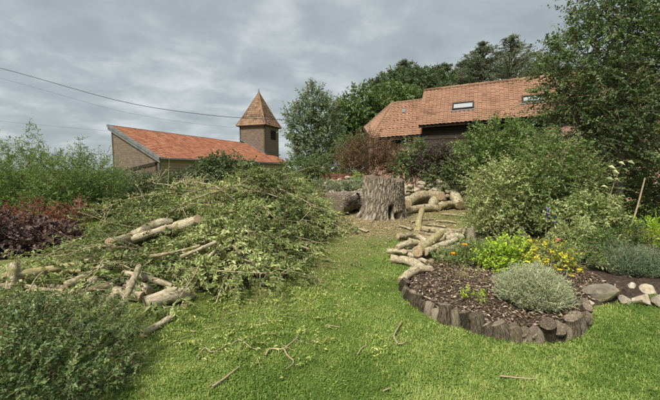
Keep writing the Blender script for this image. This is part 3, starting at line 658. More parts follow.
# ------------------------------------------------------------------ stump
sc = G(386, 221) + np.array([0.0, 0.62, 0]); sc[2] = gz(sc[0], sc[1]); SR = 0.60; SH = 1.13
stump = empty("tree_stump", sc); tag(stump, "huge ragged stump of the felled tree at the end of the lawn", "stump")
K, NR = 260, 70
th = np.linspace(0, 2 * math.pi, K, endpoint=False); V = []; B = []
srng = np.random.default_rng(3); ph = srng.uniform(0, 6.28, 12)
for i in range(NR):
    v = i / (NR - 1); z = v * SH
    flare = 1 + 0.20 * math.exp(-v * 9) * (0.6 + 0.6 * np.sin(th * 5 + 1.0)) + 0.05 * (1 - v)
    lob = 1 + 0.05 * np.sin(th * 2 + 0.6) + 0.035 * np.sin(th * 3 + 2 + v)
    fur = np.abs(np.sin(th * 27 + 0.9 * np.sin(v * 5 + ph[0] + th * 3) + 0.7 * np.sin(v * 21 + th * 7) + 0.5 * np.sin(v * 47 + th * 13))) ** 0.5 * 0.042 + 0.014 * np.sin(th * 61 + v * 26) + 0.008 * srng.normal(size=K)
    # cavity low on the right of the face the camera sees
    hol = 0.30 * np.exp(-(((th - R(296) + 2 * math.pi) % (2 * math.pi) - (0 if True else 0)) ** 2 % 39.4) / 0.035) if False else 0
    dth = (th - R(287) + math.pi) % (2 * math.pi) - math.pi
    hol = 0.62 * np.exp(-(dth / 0.13) ** 4) * np.exp(-((v - 0.20) / 0.15) ** 4)
    dth2 = (th - R(310) + math.pi) % (2 * math.pi) - math.pi
    hol = hol + 0.34 * np.exp(-(dth2 / 0.22) ** 4) * np.exp(-((v - 0.10) / 0.10) ** 4)
    r_ = SR * (flare * lob - 0.03 + fur - hol) - 0.03 * v
    zt = z * (1 + (0.03 * np.sin(th * 4 + 1) + 0.025 * np.sin(th * 9) - 0.05 * np.cos(th)) * v) - 0.06 * (1 - v)
    V.append(np.stack([r_ * np.cos(th), r_ * np.sin(th), zt], 1)); B.append(np.stack([SR * np.cos(th), SR * np.sin(th), np.full(K, z)], 1))
top = V[-1]
V = np.concatenate(V); B = np.concatenate(B)
i = np.arange(NR - 1)[:, None] * K; j = np.arange(K)[None]; F = np.stack([i + j, i + (j + 1) % K, i + K + (j + 1) % K, i + K + j], -1).reshape(-1, 4)
MB().add(V, F, bc=B).build("trunk", M_BARK_STUMP, stump, True)
ct = top.mean(0); inner = top * np.array([0.55, 0.55, 1]) + np.array([0, 0, 0.015]); 
VV = np.concatenate([top * np.array([0.985, 0.985, 1]), inner, [ct + np.array([0, 0, 0.03])]]); a_ = np.arange(K); b2 = (a_ + 1) % K
MB().add(VV, [np.stack([a_, b2, b2 + K, a_ + K], 1), np.stack([a_ + K, b2 + K, np.full(K, 2 * K)], 1)]).build("cut_top", M_GREYCUT, stump)
for k, an in enumerate((R(185), R(212), R(240), R(345), R(20))):    # root spurs
    mb = MB(); d = np.array([math.cos(an), math.sin(an), 0]); l_ = rng.uniform(0.66, 0.82)
    pts = spline([d * 0.42 + [0, 0, 0.42], d * 0.60 + [0, 0, 0.16], d * l_ + [0, 0, -0.06]], 7); Vt, Ft, Bt = tube(pts, np.linspace(0.15, 0.05, 7), 9, 0.08); mb.add(Vt, Ft, bc=Bt); mb.build("root", M_BARK_STUMP, stump, True)

# ------------------------------------------------------------------ logs
def make_log(ctrl, dia, label, name="log", cat="log", group=None, mat=None, taper=0.86, k=16, wob=0.05, knots=2, endmat=None):
    ctrl = np.asarray(ctrl, float); Ln = sum(np.linalg.norm(ctrl[i + 1] - ctrl[i]) for i in range(len(ctrl) - 1))
    n = max(6, int(Ln / 0.07)); pts = spline(ctrl, n)
    if len(ctrl) == 2:
        bow = rng.normal(size=3) * Ln * 0.045; pts = pts + np.sin(np.linspace(0, math.pi, n))[:, None] * bow
    rad = dia / 2 * np.linspace(1, taper, n) * (1 + 0.09 * np.sin(np.linspace(0, rng.uniform(4, 9), n) + rng.uniform(0, 6)) + 0.03 * rng.normal(size=n))
    o = pts.mean(0); mbl = MB(); mat = mat or M_BARK_LOG; tn = float(rng.uniform(0.45, 1.0))
    V, F, B = tube(pts - o, rad, k, wob); mbl.add(V, F, bc=B + rng.uniform(0, 9, 3), tint=tn)
    for _ in range(knots):
        if n < 8: break
        i0 = rng.integers(2, n - 2); ax = nrm(pts[i0 + 1] - pts[i0]); sd = nrm(np.cross(ax, rng.normal(size=3)))
        if sd[2] < 0: sd = -sd
        pk = pts[i0] - o; Vk, Fk, Bk = tube([pk + sd * rad[i0] * 0.5, pk + sd * rad[i0] * 1.12, pk + sd * rad[i0] * 1.25], [rad[i0] * 0.5, rad[i0] * 0.36, rad[i0] * 0.2], 8, 0.06); mbl.add(Vk, Fk, bc=Bk, tint=tn)
    root = mbl.build(name, mat, None, True); root.location = o; tag(root, label, cat, group)
    for e_, sgn in ((0, -1), (n - 1, 1)):
        ax = nrm(pts[1] - pts[0]) if e_ == 0 else nrm(pts[-1] - pts[-2]); ring = V[e_ * k:(e_ + 1) * k]; c = ring.mean(0)
        out = ax * sgn * rad[e_] * 0.06
        VV = np.concatenate([ring + out * 0.05, c + (ring - c) * 0.9 + out, [c + out * 1.1]]); a_ = np.arange(k); b_ = (a_ + 1) % k
        MB().add(VV, [np.stack([a_, b_, b_ + k, a_ + k], 1), np.stack([a_ + k, b_ + k, np.full(k, 2 * k)], 1)], tint=0.5).build("cut_end", endmat or M_CUT, root)
    return root
def px_log(pts, wpx, label, lift=0.0, **kw):
    """photo polyline of a log's axis; the lowest point rests on the ground (plus lift), the rest share its plane"""
    out = []; yb = max(p[1] for p in pts)
    for p in pts:
        dy = p[2] if len(p) > 2 else 0.0                          # extra metres above the resting height
        g = G(p[0], p[1] + wpx / 2)
        for _ in range(6):
            rr = wpx * g[1] / FPX / 2; g = G(p[0], p[1], lift=rr + lift + dy)
        out.append(g)
    D = np.mean([g[1] for g in out]); return make_log(out, wpx * D / FPX, label, **kw)
grpL = "cut limbs heaped behind the dark green shrub"; YB = M_BARK_YEL
HP = 0.10
px_log([(-14, 281, .20), (30, 273, .20), (78, 265, .20)], 9.5, "long yellowish limb lying along the top of the left log heap", mat=YB, group=grpL, wob=0.05, knots=3)
px_log([(79, 266, .18), (82, 262, .22), (90, 261, .25)], 6, "short forked stub at the end of the yellowish limb", group=grpL)
px_log([(14, 264, .34), (12, 276, .22), (10, 290, .08)], 9, "short pale limb propped upright against the yellowish limb", group=grpL)
px_log([(46, 276, .12), (82, 271, .16)], 6.5, "thin yellow limb just under the long yellowish one", mat=YB, group=grpL)
px_log([(66, 286, .10), (92, 274, .16), (112, 264, .22)], 10, "stout limb slanting up to the right across the left heap", group=grpL)
px_log([(86, 279, .05), (105, 289, .05)], 13, "thick log showing its sawn end in the left heap", group=grpL)
px_log([(113, 321, .05), (127, 295, .26), (139, 267, .34)], 7.5, "thin bare limb leaning steeply over the left heap", group=grpL)
px_log([(146, 305), (187, 293)], 16, "thick sawn log at the lawn edge of the left heap", group=grpL, taper=0.95)
px_log([(142, 334), (157, 326), (172, 317)], 8, "short crooked log lying on the lawn beside the dark shrub", group=grpL)
px_log([(184, 306), (193, 296)], 6, "small stick just right of the thick sawn log", group=grpL)
px_log([(124, 273, .22), (145, 277, .22), (172, 286, .12)], 6, "thin limb crossing behind the thick sawn log", group=grpL)
px_log([(16, 291), (62, 284)], 10, "dull log low in the left heap behind the shrub", group=grpL)
px_log([(58, 294), (96, 301)], 10, "log lying flat under the slanting stout limb", group=grpL)
px_log([(106, 287, .04), (142, 297, .0)], 11, "log tucked between the leaning limb and thick log", group=grpL)
px_log([(128, 285, .06), (150, 291, .06)], 10, "short log end-on behind the thick sawn log", group=grpL)
px_log([(-10, 288), (22, 283)], 9, "log at the far left under the long yellowish limb", group=grpL)
px_log([(92, 268, .10), (122, 280, .08)], 7, "thin limb behind the slanting stout limb", group=grpL)
for i in range(12):
    x = rng.uniform(20, 170); y = 282 + (x - 20) * 0.09 + rng.uniform(-10, 10); a_ = rng.uniform(-0.7, 0.5); l_ = rng.uniform(12, 24)
    px_log([(x - l_ * math.cos(a_), y - l_ * math.sin(a_) * 0.6, .04 + .06 * (i % 3)), (x + l_ * math.cos(a_), y + l_ * math.sin(a_) * 0.6, .04 + .07 * (i % 2))], rng.uniform(3.5, 7), "thin limb lying among the thicker logs of the left heap", group=grpL)
def heap_log(pts, wpx, label, **kw):
    """log resting on the brush heap"""
    out = []
    for p in pts:
        r_ = ray(p[0], p[1]); D = 3.0; extra = p[2] if len(p) > 2 else 0.20
        while D < 14 and CAMZ + r_[2] * D > gz(r_[0] * D, D) + float(heap_h(r_[0] * D, D)) + extra: D += 0.03
        out.append(np.array([r_[0] * D, D, CAMZ + r_[2] * D]))
    Dm = np.mean([g[1] for g in out]); ln = nrm(out[-1] - out[0])
    return make_log(out, wpx * Dm / FPX, label, **kw)
grpB = "bare limbs lying on the brush heap"
heap_log([(110, 244), (132, 236), (150, 227)], 10, "long pale limb end lying on the left of the brush heap", group=grpB)
heap_log([(147, 228), (172, 222)], 9.5, "pale limb section high on the brush heap", group=grpB)
heap_log([(131, 240), (158, 231), (174, 227)], 8, "pale limb just below the highest one on the heap", group=grpB)
heap_log([(176, 227), (198, 219)], 11, "short thick sawn limb at the top of the heap's bare logs", group=grpB)
heap_log([(181, 257), (200, 249), (216, 242)], 4, "thin bare branch in the middle of the brush heap", group=grpB)
heap_log([(204, 262), (214, 252), (221, 245)], 3.5, "forked thin branch standing from the middle of the heap", group=grpB)
heap_log([(150, 257), (175, 252), (200, 246)], 3.5, "thin grey branch low on the left of the brush heap", group=grpB)
heap_log([(222, 250), (233, 246), (240, 254)], 3.2, "bent bare twig sticking out of the heap", group=grpB)

grpR = "cut limbs stacked beside the flower bed"
px_log([(401, 281, .05), (431, 269, .08)], 8.5, "straight log on the grass nearest the flower bed", group=grpR)
px_log([(391, 259), (408, 261), (424, 269)], 9.5, "thick bowed limb on the lawn edge of the small stack", group=grpR)
px_log([(387, 251, .08), (402, 252, .09), (427, 262, .06)], 5, "long thin bowed limb above the thick bowed one", group=grpR)
px_log([(417, 252, .16), (429, 243, .18), (441, 233, .2)], 9, "thick forked limb slanting across the small stack", group=grpR, mat=YB)
px_log([(425, 252, .16), (440, 246, .16), (456, 240, .16)], 7, "limb with bright sawn end pointing at the right shrub", group=grpR)
px_log([(398, 236, .05), (420, 233, .05)], 5.5, "short limb at the left of the small stack", group=grpR)
px_log([(401, 245, .05), (422, 247, .05)], 6, "short dull limb in the left middle of the small stack", group=grpR)
px_log([(422, 229, .12), (445, 231, .12), (467, 231, .12)], 6.5, "limb along the back of the small stack with pale sawn end", group=grpR)
px_log([(434, 257, .0), (450, 258, .0)], 6.5, "short limb low at the right of the small stack", group=grpR)
px_log([(436, 249, .02), (458, 252, .02)], 7, "limb beneath the bright ended one in the small stack", group=grpR)
px_log([(414, 258, .0), (434, 262, .0)], 6, "small limb between the bowed limbs and the bed", group=grpR)
px_log([(408, 241, .0), (436, 240, .0)], 7, "long limb buried in the middle of the small stack", group=grpR)
px_log([(440, 238, .04), (462, 237, .04)], 7, "limb with sawn face near the upright round", group=grpR)
px_log([(444, 245, 0), (466, 245, 0)], 7, "low limb beside the upright round", group=grpR)
px_log([(403, 251, 0), (418, 254, 0)], 5, "short thin piece under the long bowed limb", group=grpR)
px_log([(417, 233, .05), (419, 222, .22), (422, 210, .36)], 7, "yellow barked limb propped upright on the small stack", group=grpR, mat=YB, taper=0.8)
px_log([(471, 249, .0), (471, 239, .16), (471, 229, .32)], 10, "upright round log at the right end of the small stack", group=grpR, mat=M_GREYWOOD)
for i in range(16):
    x = rng.uniform(404, 456); y = rng.uniform(234, 258); a_ = rng.uniform(-0.5, 0.5); l_ = rng.uniform(9, 17)
    px_log([(x - l_ * math.cos(a_), y - l_ * math.sin(a_) * 0.6, .04 + .05 * (i % 3)), (x + l_ * math.cos(a_), y + l_ * math.sin(a_) * 0.6, .04 + .06 * (i % 2))], rng.uniform(4, 6.5), "thin cut limb half hidden inside the small stack", group=grpR)
grpK = "heavy limbs piled behind the stump"
px_log([(410, 210), (437, 208)], 7.5, "straight heavy log lying in front of the big forked limb", group=grpK)
px_log([(407, 204, .1), (417, 197, .2), (430, 195, .25), (441, 196, .3)], 10.5, "big curved limb arching right of the stump", group=grpK)
px_log([(437, 196, .22), (434, 202, .1), (431, 207, .0)], 9.5, "short leg of the big curved limb", group=grpK)
px_log([(440, 187, .45), (452, 193, .3), (460, 205, .0)], 11, "massive limb with pale sawn end right of the curved one", group=grpK)
px_log([(411, 192, .15), (425, 190, .15)], 7, "short log behind the big curved limb", group=grpK)
px_log([(438, 207), (453, 205)], 7, "log lying under the massive sawn limb", group=grpK)
px_log([(424, 199, 0), (448, 201, 0)], 8, "dark log in the hollow under the curved limb", group=grpK)
px_log([(402, 190, .05), (412, 188, .1)], 8, "log stub pressed against the right side of the stump", group=grpK)
MOSSY = P(398, 184, 10.9)
px_log([(334, 205), (352, 201), (372, 199)], 21, "broad fallen trunk section lying left of the stump", name="log", cat="trunk", mat=M_BARK_STUMP, wob=0.06, k=24, taper=1.05, endmat=M_GREYCUT)
# rubble behind the heavy limbs
def rock(center, size, label, mat, seed, group=None, name="rock", cat="stone", flat=0.7, rotz=0.0):
    rr = np.random.default_rng(seed); import bmesh
    bm = bmesh.new(); bmesh.ops.create_icosphere(bm, subdivisions=3, radius=1.0)
    V = np.array([v.co[:] for v in bm.verts]); F = np.array([[v.index for v in f.verts] for f in bm.faces]); bm.free()
    for _ in range(12):                                            # chip flat facets
        n_ = nrm(rr.normal(size=3)); d_ = rr.uniform(0.42, 0.78); e_ = V @ n_ - d_; V = V - np.clip(e_, 0, None)[:, None] * n_ * 0.95
    V = V + rr.normal(size=V.shape) * 0.012
    c, s = math.cos(rotz), math.sin(rotz); V = V * np.asarray(size); V = np.stack([V[:, 0] * c - V[:, 1] * s, V[:, 0] * s + V[:, 1] * c, V[:, 2]], 1)
    o = MB().add(V, F, tint=rr.uniform(0, 1)).build(name, mat); o.location = [float(q) for q in center]; return tag(o, label, cat, group)
rock([MOSSY[0], MOSSY[1], gz(MOSSY[0], MOSSY[1]) + 0.66], (0.19, 0.22, 0.78), "yellow mossy broken stub standing behind the stump top", M_BARK_YEL, 49, "heavy limbs piled behind the stump", "broken_stub", "stub")
rub = [(410, 187, 7), (421, 184, 7.5), (431, 185, 7), (440, 182, 7), (447, 183, 8), (453, 186, 7), (416, 190, 6), (426, 189, 6.5), (443, 188, 6), (435, 190, 7), (406, 192, 7), (451, 192, 7)]
def chunk_column(x, y, w, Dr, label, seed, group, name, cat):
    """chunks heaped on one another from the ground up to the one seen at this pixel"""
    c = P(x, y, Dr); zgr = gz(c[0], c[1]); s_ = w * Dr / FPX / 2 * 1.2; z = c[2]; k = 0; z = max(z, zgr + s_ * 0.5)
    while z > zgr - 0.05:
        jit = rng.normal(size=2) * s_ * (0.25 if k else 0)
        rock([c[0] + jit[0], c[1] + jit[1], z], (s_ * rng.uniform(1.0, 1.5), s_ * rng.uniform(0.8, 1.1), s_ * rng.uniform(0.6, 0.85)), label if k == 0 else label.replace("pale broken", "buried").replace("whitish stone", "dull stone"), M_PALESTONE if k == 0 else M_STONE, seed + 31 * k, group, name, cat, rotz=rng.uniform(0, 3))
        z -= s_ * 0.85; k += 1
for i, (x, y, w) in enumerate(rub):
    chunk_column(x, y, w, 11.9 + 0.2 * (i % 3), "pale broken chunk in the heap behind the heavy limbs", 50 + i, "pale chunks behind the heavy limbs", "timber_chunk", "chunk")
# red brick planter and white stones in the distance left of the stump
c = G(337, 186, 0.25); c = P(337, 172, 14.5); zg2 = gz(c[0], c[1]); 
pl = empty("brick_planter", [c[0], c[1], zg2]); tag(pl, "red brick planter in the gap left of the stump", "planter")
bw, bhh = 0.30, 0.11; top_h = c[2] + 0.02 - zg2; nrow = int(top_h / bhh)
bme = None
for rw in range(nrow):
    for k in range(4):
        if bme is None:
            mbk = MB(); V, F = box([-bw / 2 + .008, 0, 0.006], [bw - .016, 0, 0], [0, 0.5, 0], [0, 0, bhh - .012]); mbk.add(V, F); bme = mbk.mesh("brick", M_RED)
        o = bpy.data.objects.new("brick", bme); C.objects.link(o); o.parent = pl; o.location = (-0.5 + k * bw + (0.12 if rw % 2 else 0), 0.01 * ((k * 7 + rw * 3) % 3), rw * bhh)
for i, (x, y, w) in enumerate([(332, 181, 6), (340, 180, 7), (347, 178, 6), (352, 181, 5), (326, 183, 5)]):
    chunk_column(x, y, w, 13.0 + 0.2 * (i % 2), "whitish stone piled in front of the red brick planter", 80 + i, "whitish stones by the planter", "rock", "stone")

# ------------------------------------------------------------------ bed edging: upright log rounds
grpE = "upright log rounds edging the flower bed"
a0, a1 = R(174), R(330); NE = 27; edge_pts = []
erng = np.random.default_rng(11)
for i in range(NE):
    an = a0 + (a1 - a0) * (i + erng.uniform(-0.12, 0.12)) / (NE - 1)
    x, y = BCX + (BRX + 0.02) * math.cos(an), BCY + (BRY + 0.02) * math.sin(an)
    z = gz(x, y); r_ = erng.uniform(0.045, 0.076); h_ = erng.uniform(0.07, 0.185)
    tilt = erng.normal(size=2) * 0.05; k = 14
    out = np.array([math.cos(an), math.sin(an)])
    tp = np.array([out[0] * 0.03 + tilt[0] * h_, out[1] * 0.03 + tilt[1] * h_, h_])
    pts = spline([[0, 0, -0.08], [0, 0, h_ * 0.5], tp], 7); prof = 1 + 0.10 * np.sin(np.linspace(0, 3, 7) + i)
    V, F, B = tube(pts, r_ * prof, k, 0.055, r=erng); squash = erng.uniform(0.8, 1.2)
    root = MB().add(V, F, bc=B + i, tint=erng.uniform(0, 1)).build("edging_log", M_GREYWOOD, None, True); root.location = (x, y, z); root.rotation_euler = (0, 0, an)
    nth = ["first", "second", "third", "fourth", "fifth", "sixth", "seventh", "eighth", "ninth", "tenth", "eleventh", "twelfth", "thirteenth", "fourteenth", "fifteenth", "sixteenth"]
    lab = "weathered log round in the bed edge, %s from the left end" % nth[i] if i < 12 else "weathered log round in the bed edge, %s from the right end" % nth[NE - 1 - i]
    if i == 0: lab = "rearmost edging log round at the left end of the flower bed"
    if i == NE - 1: lab = "last edging log round beside the stones right of the lavender"
    tag(root, lab, "log edging", grpE)
    ring = V[-k:]; c = ring.mean(0); up_ = np.array([0, 0, 0.012]) 
    VV = np.concatenate([ring, c + (ring - c) * 0.86 + up_, [c + up_ * erng.uniform(-1.5, 1)]]); a_ = np.arange(k); b_ = (a_ + 1) % k
    MB().add(VV, [np.stack([a_, b_, b_ + k, a_ + k], 1), np.stack([a_ + k, b_ + k, np.full(k, 2 * k)], 1)], tint=erng.uniform(0, 1)).build("cut_top", M_GREYCUT, root)
# garden stones right of the bed
stones = [(604, 297, 34, 15, "large flat tilted stone beside the last edging logs"), (633, 291, 17, 9, "rounded grey stone behind the large flat stone"), (650, 292, 16, 9, "pale stone at the right edge of the picture"),
          (646, 302, 20, 9, "low pale stone in front of the right edge stones"), (590, 305, 12, 9, "small brown stone between edging logs and large flat stone"), (665, 303, 18, 10, "stone cut off by the right picture edge"), (628, 302, 14, 7, "small stone tucked under the large flat stone's end"), (618, 287, 13, 7, "small stone behind the large flat stone")]
for i, (x, y, w, h, lab) in enumerate(stones):
    g = G(x, y + h * 0.5); s_ = w * g[1] / FPX / 2; hz = h * g[1] / FPX
    rock([g[0], g[1] + s_ * 0.4, g[2] + hz * 0.50], (s_ * 1.15, s_ * 0.9, hz * 0.92), lab, M_STONE if i not in (2, 3) else M_PALESTONE, 20 + i, "stones edging the bed on the right", "garden_stone", rotz=(-0.25 if i == 0 else i * 0.9 if w < 16 else 0.2))
# mulch chips
N_ = 15000; x = rng.uniform(0.95, 3.6, N_); y = rng.uniform(3.0, 5.6, N_); k_ = bed_mask(x, y) > 0.035; x, y = x[k_], y[k_]
z = ground_z(x, y) + np.clip(bed_mask(x, y) * 1.6, -0.12, 0.11) + rng.uniform(-0.005, 0.02, len(x))
mb = MB(); ax = rng.normal(size=(len(x), 3)) * np.array([1, 1, 0.25]); ln = rng.uniform(0.015, 0.06, len(x)); leaves(mb, np.stack([x, y, z], 1), ax, ln, ln * rng.uniform(0.2, 0.5, len(x)), up=1.2, fold=0.05, tint=np.clip(rng.beta(1.2, 1.6, len(x)), 0, 1))
tag(mb.build("bark_mulch", M_CHIP), "loose bark chippings covering the round flower bed", "mulch", kind="stuff")

# ------------------------------------------------------------------ grass
def vnoise(x, y, cell, seed):
    """smooth value noise"""
    t_ = np.random.default_rng(seed).uniform(0, 1, (256, 256)); u = x / cell + 100; v = y / cell + 100; i = np.floor(u).astype(int); j = np.floor(v).astype(int); f = u - i; g = v - j; f = f * f * (3 - 2 * f); g = g * g * (3 - 2 * g)
    a = lambda p, q: t_[p % 256, q % 256]
    return (a(i, j) * (1 - f) + a(i + 1, j) * f) * (1 - g) + (a(i, j + 1) * (1 - f) + a(i + 1, j + 1) * f) * g
def grass(N, xr, yr, hmin, hmax, seed, dens=None):
    r = np.random.default_rng(seed)
    y = yr[0] * (yr[1] / yr[0]) ** r.uniform(0, 1, N)                 # denser near the camera
    x = r.uniform(-1.03, 1.03, N) * y; hh_ = heap_h(x, y)
    k = (bed_mask(x, y) < -0.015) & (hh_ < 0.05 + 0.2 * r.uniform(0, 1, N) ** 3) & (x > -2.9)
    if dens is not None: k &= dens(x, y, r)
    st = ((x - 1.7) / 2.0) ** 2 + ((y - 9.0) / 2.0) ** 2; k &= (st + 0.5 * r.normal(size=N) > 1.0)
    x, y = x[k], y[k]; n = len(x); z = ground_z(x, y)
    patch = np.clip(0.5 + 0.9 * (vnoise(x, y, 0.75, 1) - 0.5) + 0.75 * (vnoise(x, y, 0.22, 2) - 0.5) + 0.55 * (vnoise(x, y, 0.075, 3) - 0.5), 0, 1)
    tuft = np.clip(vnoise(x, y, 0.30, 4) * 0.7 + vnoise(x, y, 0.09, 5) * 0.5 - 0.1, 0, 1)
    edge = np.exp(-np.clip(-bed_mask(x, y), 0, 9) / 0.09)
    h = r.uniform(hmin, hmax, n) * (0.45 + 1.15 * tuft) * (1 + 1.4 * edge * r.uniform(0, 1, n))
    w = r.uniform(0.0022, 0.0042, n) * (0.75 + y * 0.12)
    d = r.uniform(0, 2 * math.pi, n); lean = r.uniform(0.15, 0.95, n); dv = np.stack([np.cos(d), np.sin(d), np.zeros(n)], 1); sv = np.stack([-np.sin(d), np.cos(d), np.zeros(n)], 1)
    b = np.stack([x, y, z - 0.005], 1); up_ = np.array([0, 0, 1.0])
    m1 = b + up_ * (h * 0.6)[:, None] + dv * (h * lean * 0.3)[:, None]; tip = b + up_ * (h * (1 - 0.35 * lean))[:, None] + dv * (h * lean)[:, None]; s_ = sv * w[:, None]
    V = np.stack([b - s_, b + s_, m1 + s_ * 0.8, m1 - s_ * 0.8, tip], 1).reshape(-1, 3); o = np.arange(n)[:, None] * 5
    t = np.clip(-0.02 + 0.85 * patch + r.normal(size=n) * 0.2 + 0.6 * (r.uniform(0, 1, n) > 0.91), 0, 1)
    return V, o + np.array([[0, 1, 2, 3]]), o + np.array([[3, 2, 4]]), t
mb = MB(); V, F4, F3, t = grass(300000, None, (2.15, 10.5), 0.014, 0.036, 5); mb.add(V, F4, tint=t); mb.F.append(F3 + 0); mb.T.append(t); mb.M.append(np.zeros(len(F3), np.int32))
cr_ = np.random.default_rng(6); cn = 26000; cy_ = 2.15 * (7.5 / 2.15) ** cr_.uniform(0, 1, cn); cx_ = cr_.uniform(-0.55, 1.03, cn) * cy_
kc = (bed_mask(cx_, cy_) < -0.03) & (heap_h(cx_, cy_) < 0.04) & (vnoise(cx_, cy_, 0.35, 8) + 0.5 * vnoise(cx_, cy_, 0.1, 9) > 0.85); cx_, cy_ = cx_[kc], cy_[kc]; cn = len(cx_)   # clover and moss among the blades
leaves(mb, np.stack([cx_, cy_, ground_z(cx_, cy_) + cr_.uniform(0.006, 0.022, cn)], 1), cr_.normal(size=(cn, 3)) * np.array([1, 1, 0.2]), cr_.uniform(0.010, 0.022, cn), cr_.uniform(0.010, 0.018, cn), up=1.6, fold=0.08, tint=np.clip(cr_.normal(0.3, 0.15, cn), 0, 1), r=cr_)
tag(mb.build("grass", LM["grass"]), "short mown grass of the lawn", "grass", kind="stuff")
# leaves, twiglets and chips dropped on the lawn
N_ = 4400; r = np.random.default_rng(9)
cx, cy = r.normal(-1.15, 0.65, N_), r.normal(4.3, 0.9, N_); far = r.uniform(0, 1, N_) < 0.25; cx[far] = r.uniform(-1.7, 2.2, far.sum()); cy[far] = r.uniform(2.6, 8.5, far.sum())
clx = r.uniform(-1.6, 0.5, 45); cly = r.uniform(2.7, 5.2, 45); cl = r.uniform(0, 1, N_) < 0.35; ci = r.integers(0, 45, N_); cx[cl] = (clx[ci] + r.normal(size=N_) * 0.07)[cl]; cy[cl] = (cly[ci] + r.normal(size=N_) * 0.06)[cl]
k = (bed_mask(cx, cy) < -0.03) & (cy > 2.3) & (np.abs(cx) < cy) & (cx > -2.3); cx, cy = cx[k], cy[k]; n = len(cx)
mb = MB(); ax = r.normal(size=(n, 3)) * np.array([1, 1, 0.5]); ln = r.uniform(0.012, 0.055, n) * r.uniform(0.6, 1, n)
leaves(mb, np.stack([cx, cy, ground_z(cx, cy) + r.uniform(0.02, 0.05, n)], 1), ax, ln, ln * r.uniform(0.35, 0.55, n), up=1.0, r=r, tint=np.clip(r.normal(0.45, 0.28, n), 0, 1))
ns = 150; sx = r.normal(-0.95, 0.55, ns); sy = r.uniform(2.7, 5.4, ns); kx = (heap_h(sx, sy) < 0.1) & (sx > -sy * 0.52); sx, sy = sx[kx], sy[kx]; ns = len(sx)
O = np.stack([sx, sy, ground_z(sx, sy) + 0.03], 1); D = r.normal(size=(ns, 3)) * np.array([1, 1, 0.12]); L_ = r.uniform(0.08, 0.24, ns)
sprigs(mb, O, D, L_, 9, 0.036, 0.015, droop=0.0, up=1.0, r=r, tint=np.clip(r.normal(0.3, 0.2, ns), 0, 1)); twigs(mb, O, D, L_, 0.003, droop=0.0, mat=1, tint=0.7)
tag(mb.build("fallen_leaves", [LM["litter"], M_TWIG]), "torn leaves scattered over the lawn", "leaves", kind="stuff")
N_ = 9000; cx, cy = r.normal(1.3, 1.15, N_), r.normal(8.6, 1.2, N_); b0 = r.uniform(0, 1, N_) < 0.3; cx[b0] = r.normal(2.3, 1.6, b0.sum()); cy[b0] = r.normal(10.2, 1.0, b0.sum())
mb = MB(); ax = r.normal(size=(N_, 3)) * np.array([1, 1, 0.2]); ln = r.uniform(0.012, 0.075, N_)
leaves(mb, np.stack([cx, cy, ground_z(cx, cy) + r.uniform(0.003, 0.03, N_)], 1), ax, ln, ln * r.uniform(0.15, 0.5, N_), up=1.5, r=r, fold=0.05, tint=np.clip(r.normal(0.5, 0.3, N_), 0, 1))
tag(mb.build("sawdust", M_SAW), "pale sawdust and wood chips strewn round the stump", "sawdust", kind="stuff")
# bare twigs on the lawn, one by one
def lawn_twig(pts, w, label, side=()):
    c = [G(px, py, 0.03) for px, py in pts]; o = c[0]; mbt = MB(); n = max(8, 4 * len(c)); sp_ = spline(c, n) - o; V, F, B = tube(sp_, np.linspace(w, w * 0.5, n), 6, 0.08); mbt.add(V, F, bc=B, tint=0.75)
    root = mbt.build("fallen_twig", M_TWIG, None, True); root.location = o; tag(root, label, "twig", "twigs dropped on the lawn")
    for s in side:
        cc = [G(px, py, 0.03) - o for px, py in s]; mbt = MB(); V, F, B = tube(spline(cc, 8), np.linspace(w * .8, w * 0.35, 8), 6, 0.08); mbt.add(V, F, bc=B, tint=0.8); mbt.build("side_twig", M_TWIG, root, True)
lawn_twig([(265, 356), (270, 349), (282, 349), (290, 344), (298, 337)], 0.009, "crooked forked twig in the middle of the lawn", [[(284, 349), (288, 356), (294, 362), (286, 369)]])
lawn_twig([(212, 387), (225, 378), (240, 366)], 0.010, "straight bare twig on the near left of the lawn")
lawn_twig([(398, 344), (394, 336), (398, 328), (402, 321)], 0.009, "pale curled twig on the lawn left of the flower bed", [[(398, 344), (404, 343), (406, 340)]])
lawn_twig([(232, 344), (240, 340), (252, 348), (262, 350)], 0.006, "thin bent twig among the fallen leaves")
lawn_twig([(357, 355), (362, 348), (367, 345)], 0.006, "small hooked twig on the open lawn")
lawn_twig([(500, 376), (520, 378), (536, 379)], 0.007, "long dry stalk lying on the lawn before the bed")
lawn_twig([(196, 358), (205, 348), (212, 352), (226, 346)], 0.007, "wavy twig beside the brush heap's foot")
lawn_twig([(383, 391), (390, 388)], 0.006, "tiny twig at the bottom of the lawn")
lawn_twig([(326, 325), (340, 327)], 0.006, "short pale twig on the lawn before the stump")
# strips of bark round the stump
for i, (a, b_) in enumerate([((410, 222), (432, 219)), ((400, 226), (412, 230)), ((436, 221), (456, 223)), ((442, 214), (466, 217)), ((352, 228), (368, 232)), ((428, 225), (446, 227))]):
    p0, p1 = G(*a, 0.03), G(*b_, 0.03); o = p0; V, F, B = tube(spline([p0 - o, (p0 + p1) / 2 - o + np.array([0, 0, 0.04]), p1 - o], 7), 0.045, 7, 0.2); V[:, 2] = V[:, 2] * 0.5
    ob = MB().add(V, F, bc=B, tint=0.6).build("bark_strip", M_BARK_LOG, None, True); ob.location = o; tag(ob, "strip of torn bark on the bare ground near the stump", "bark", "bark strips by the stump")

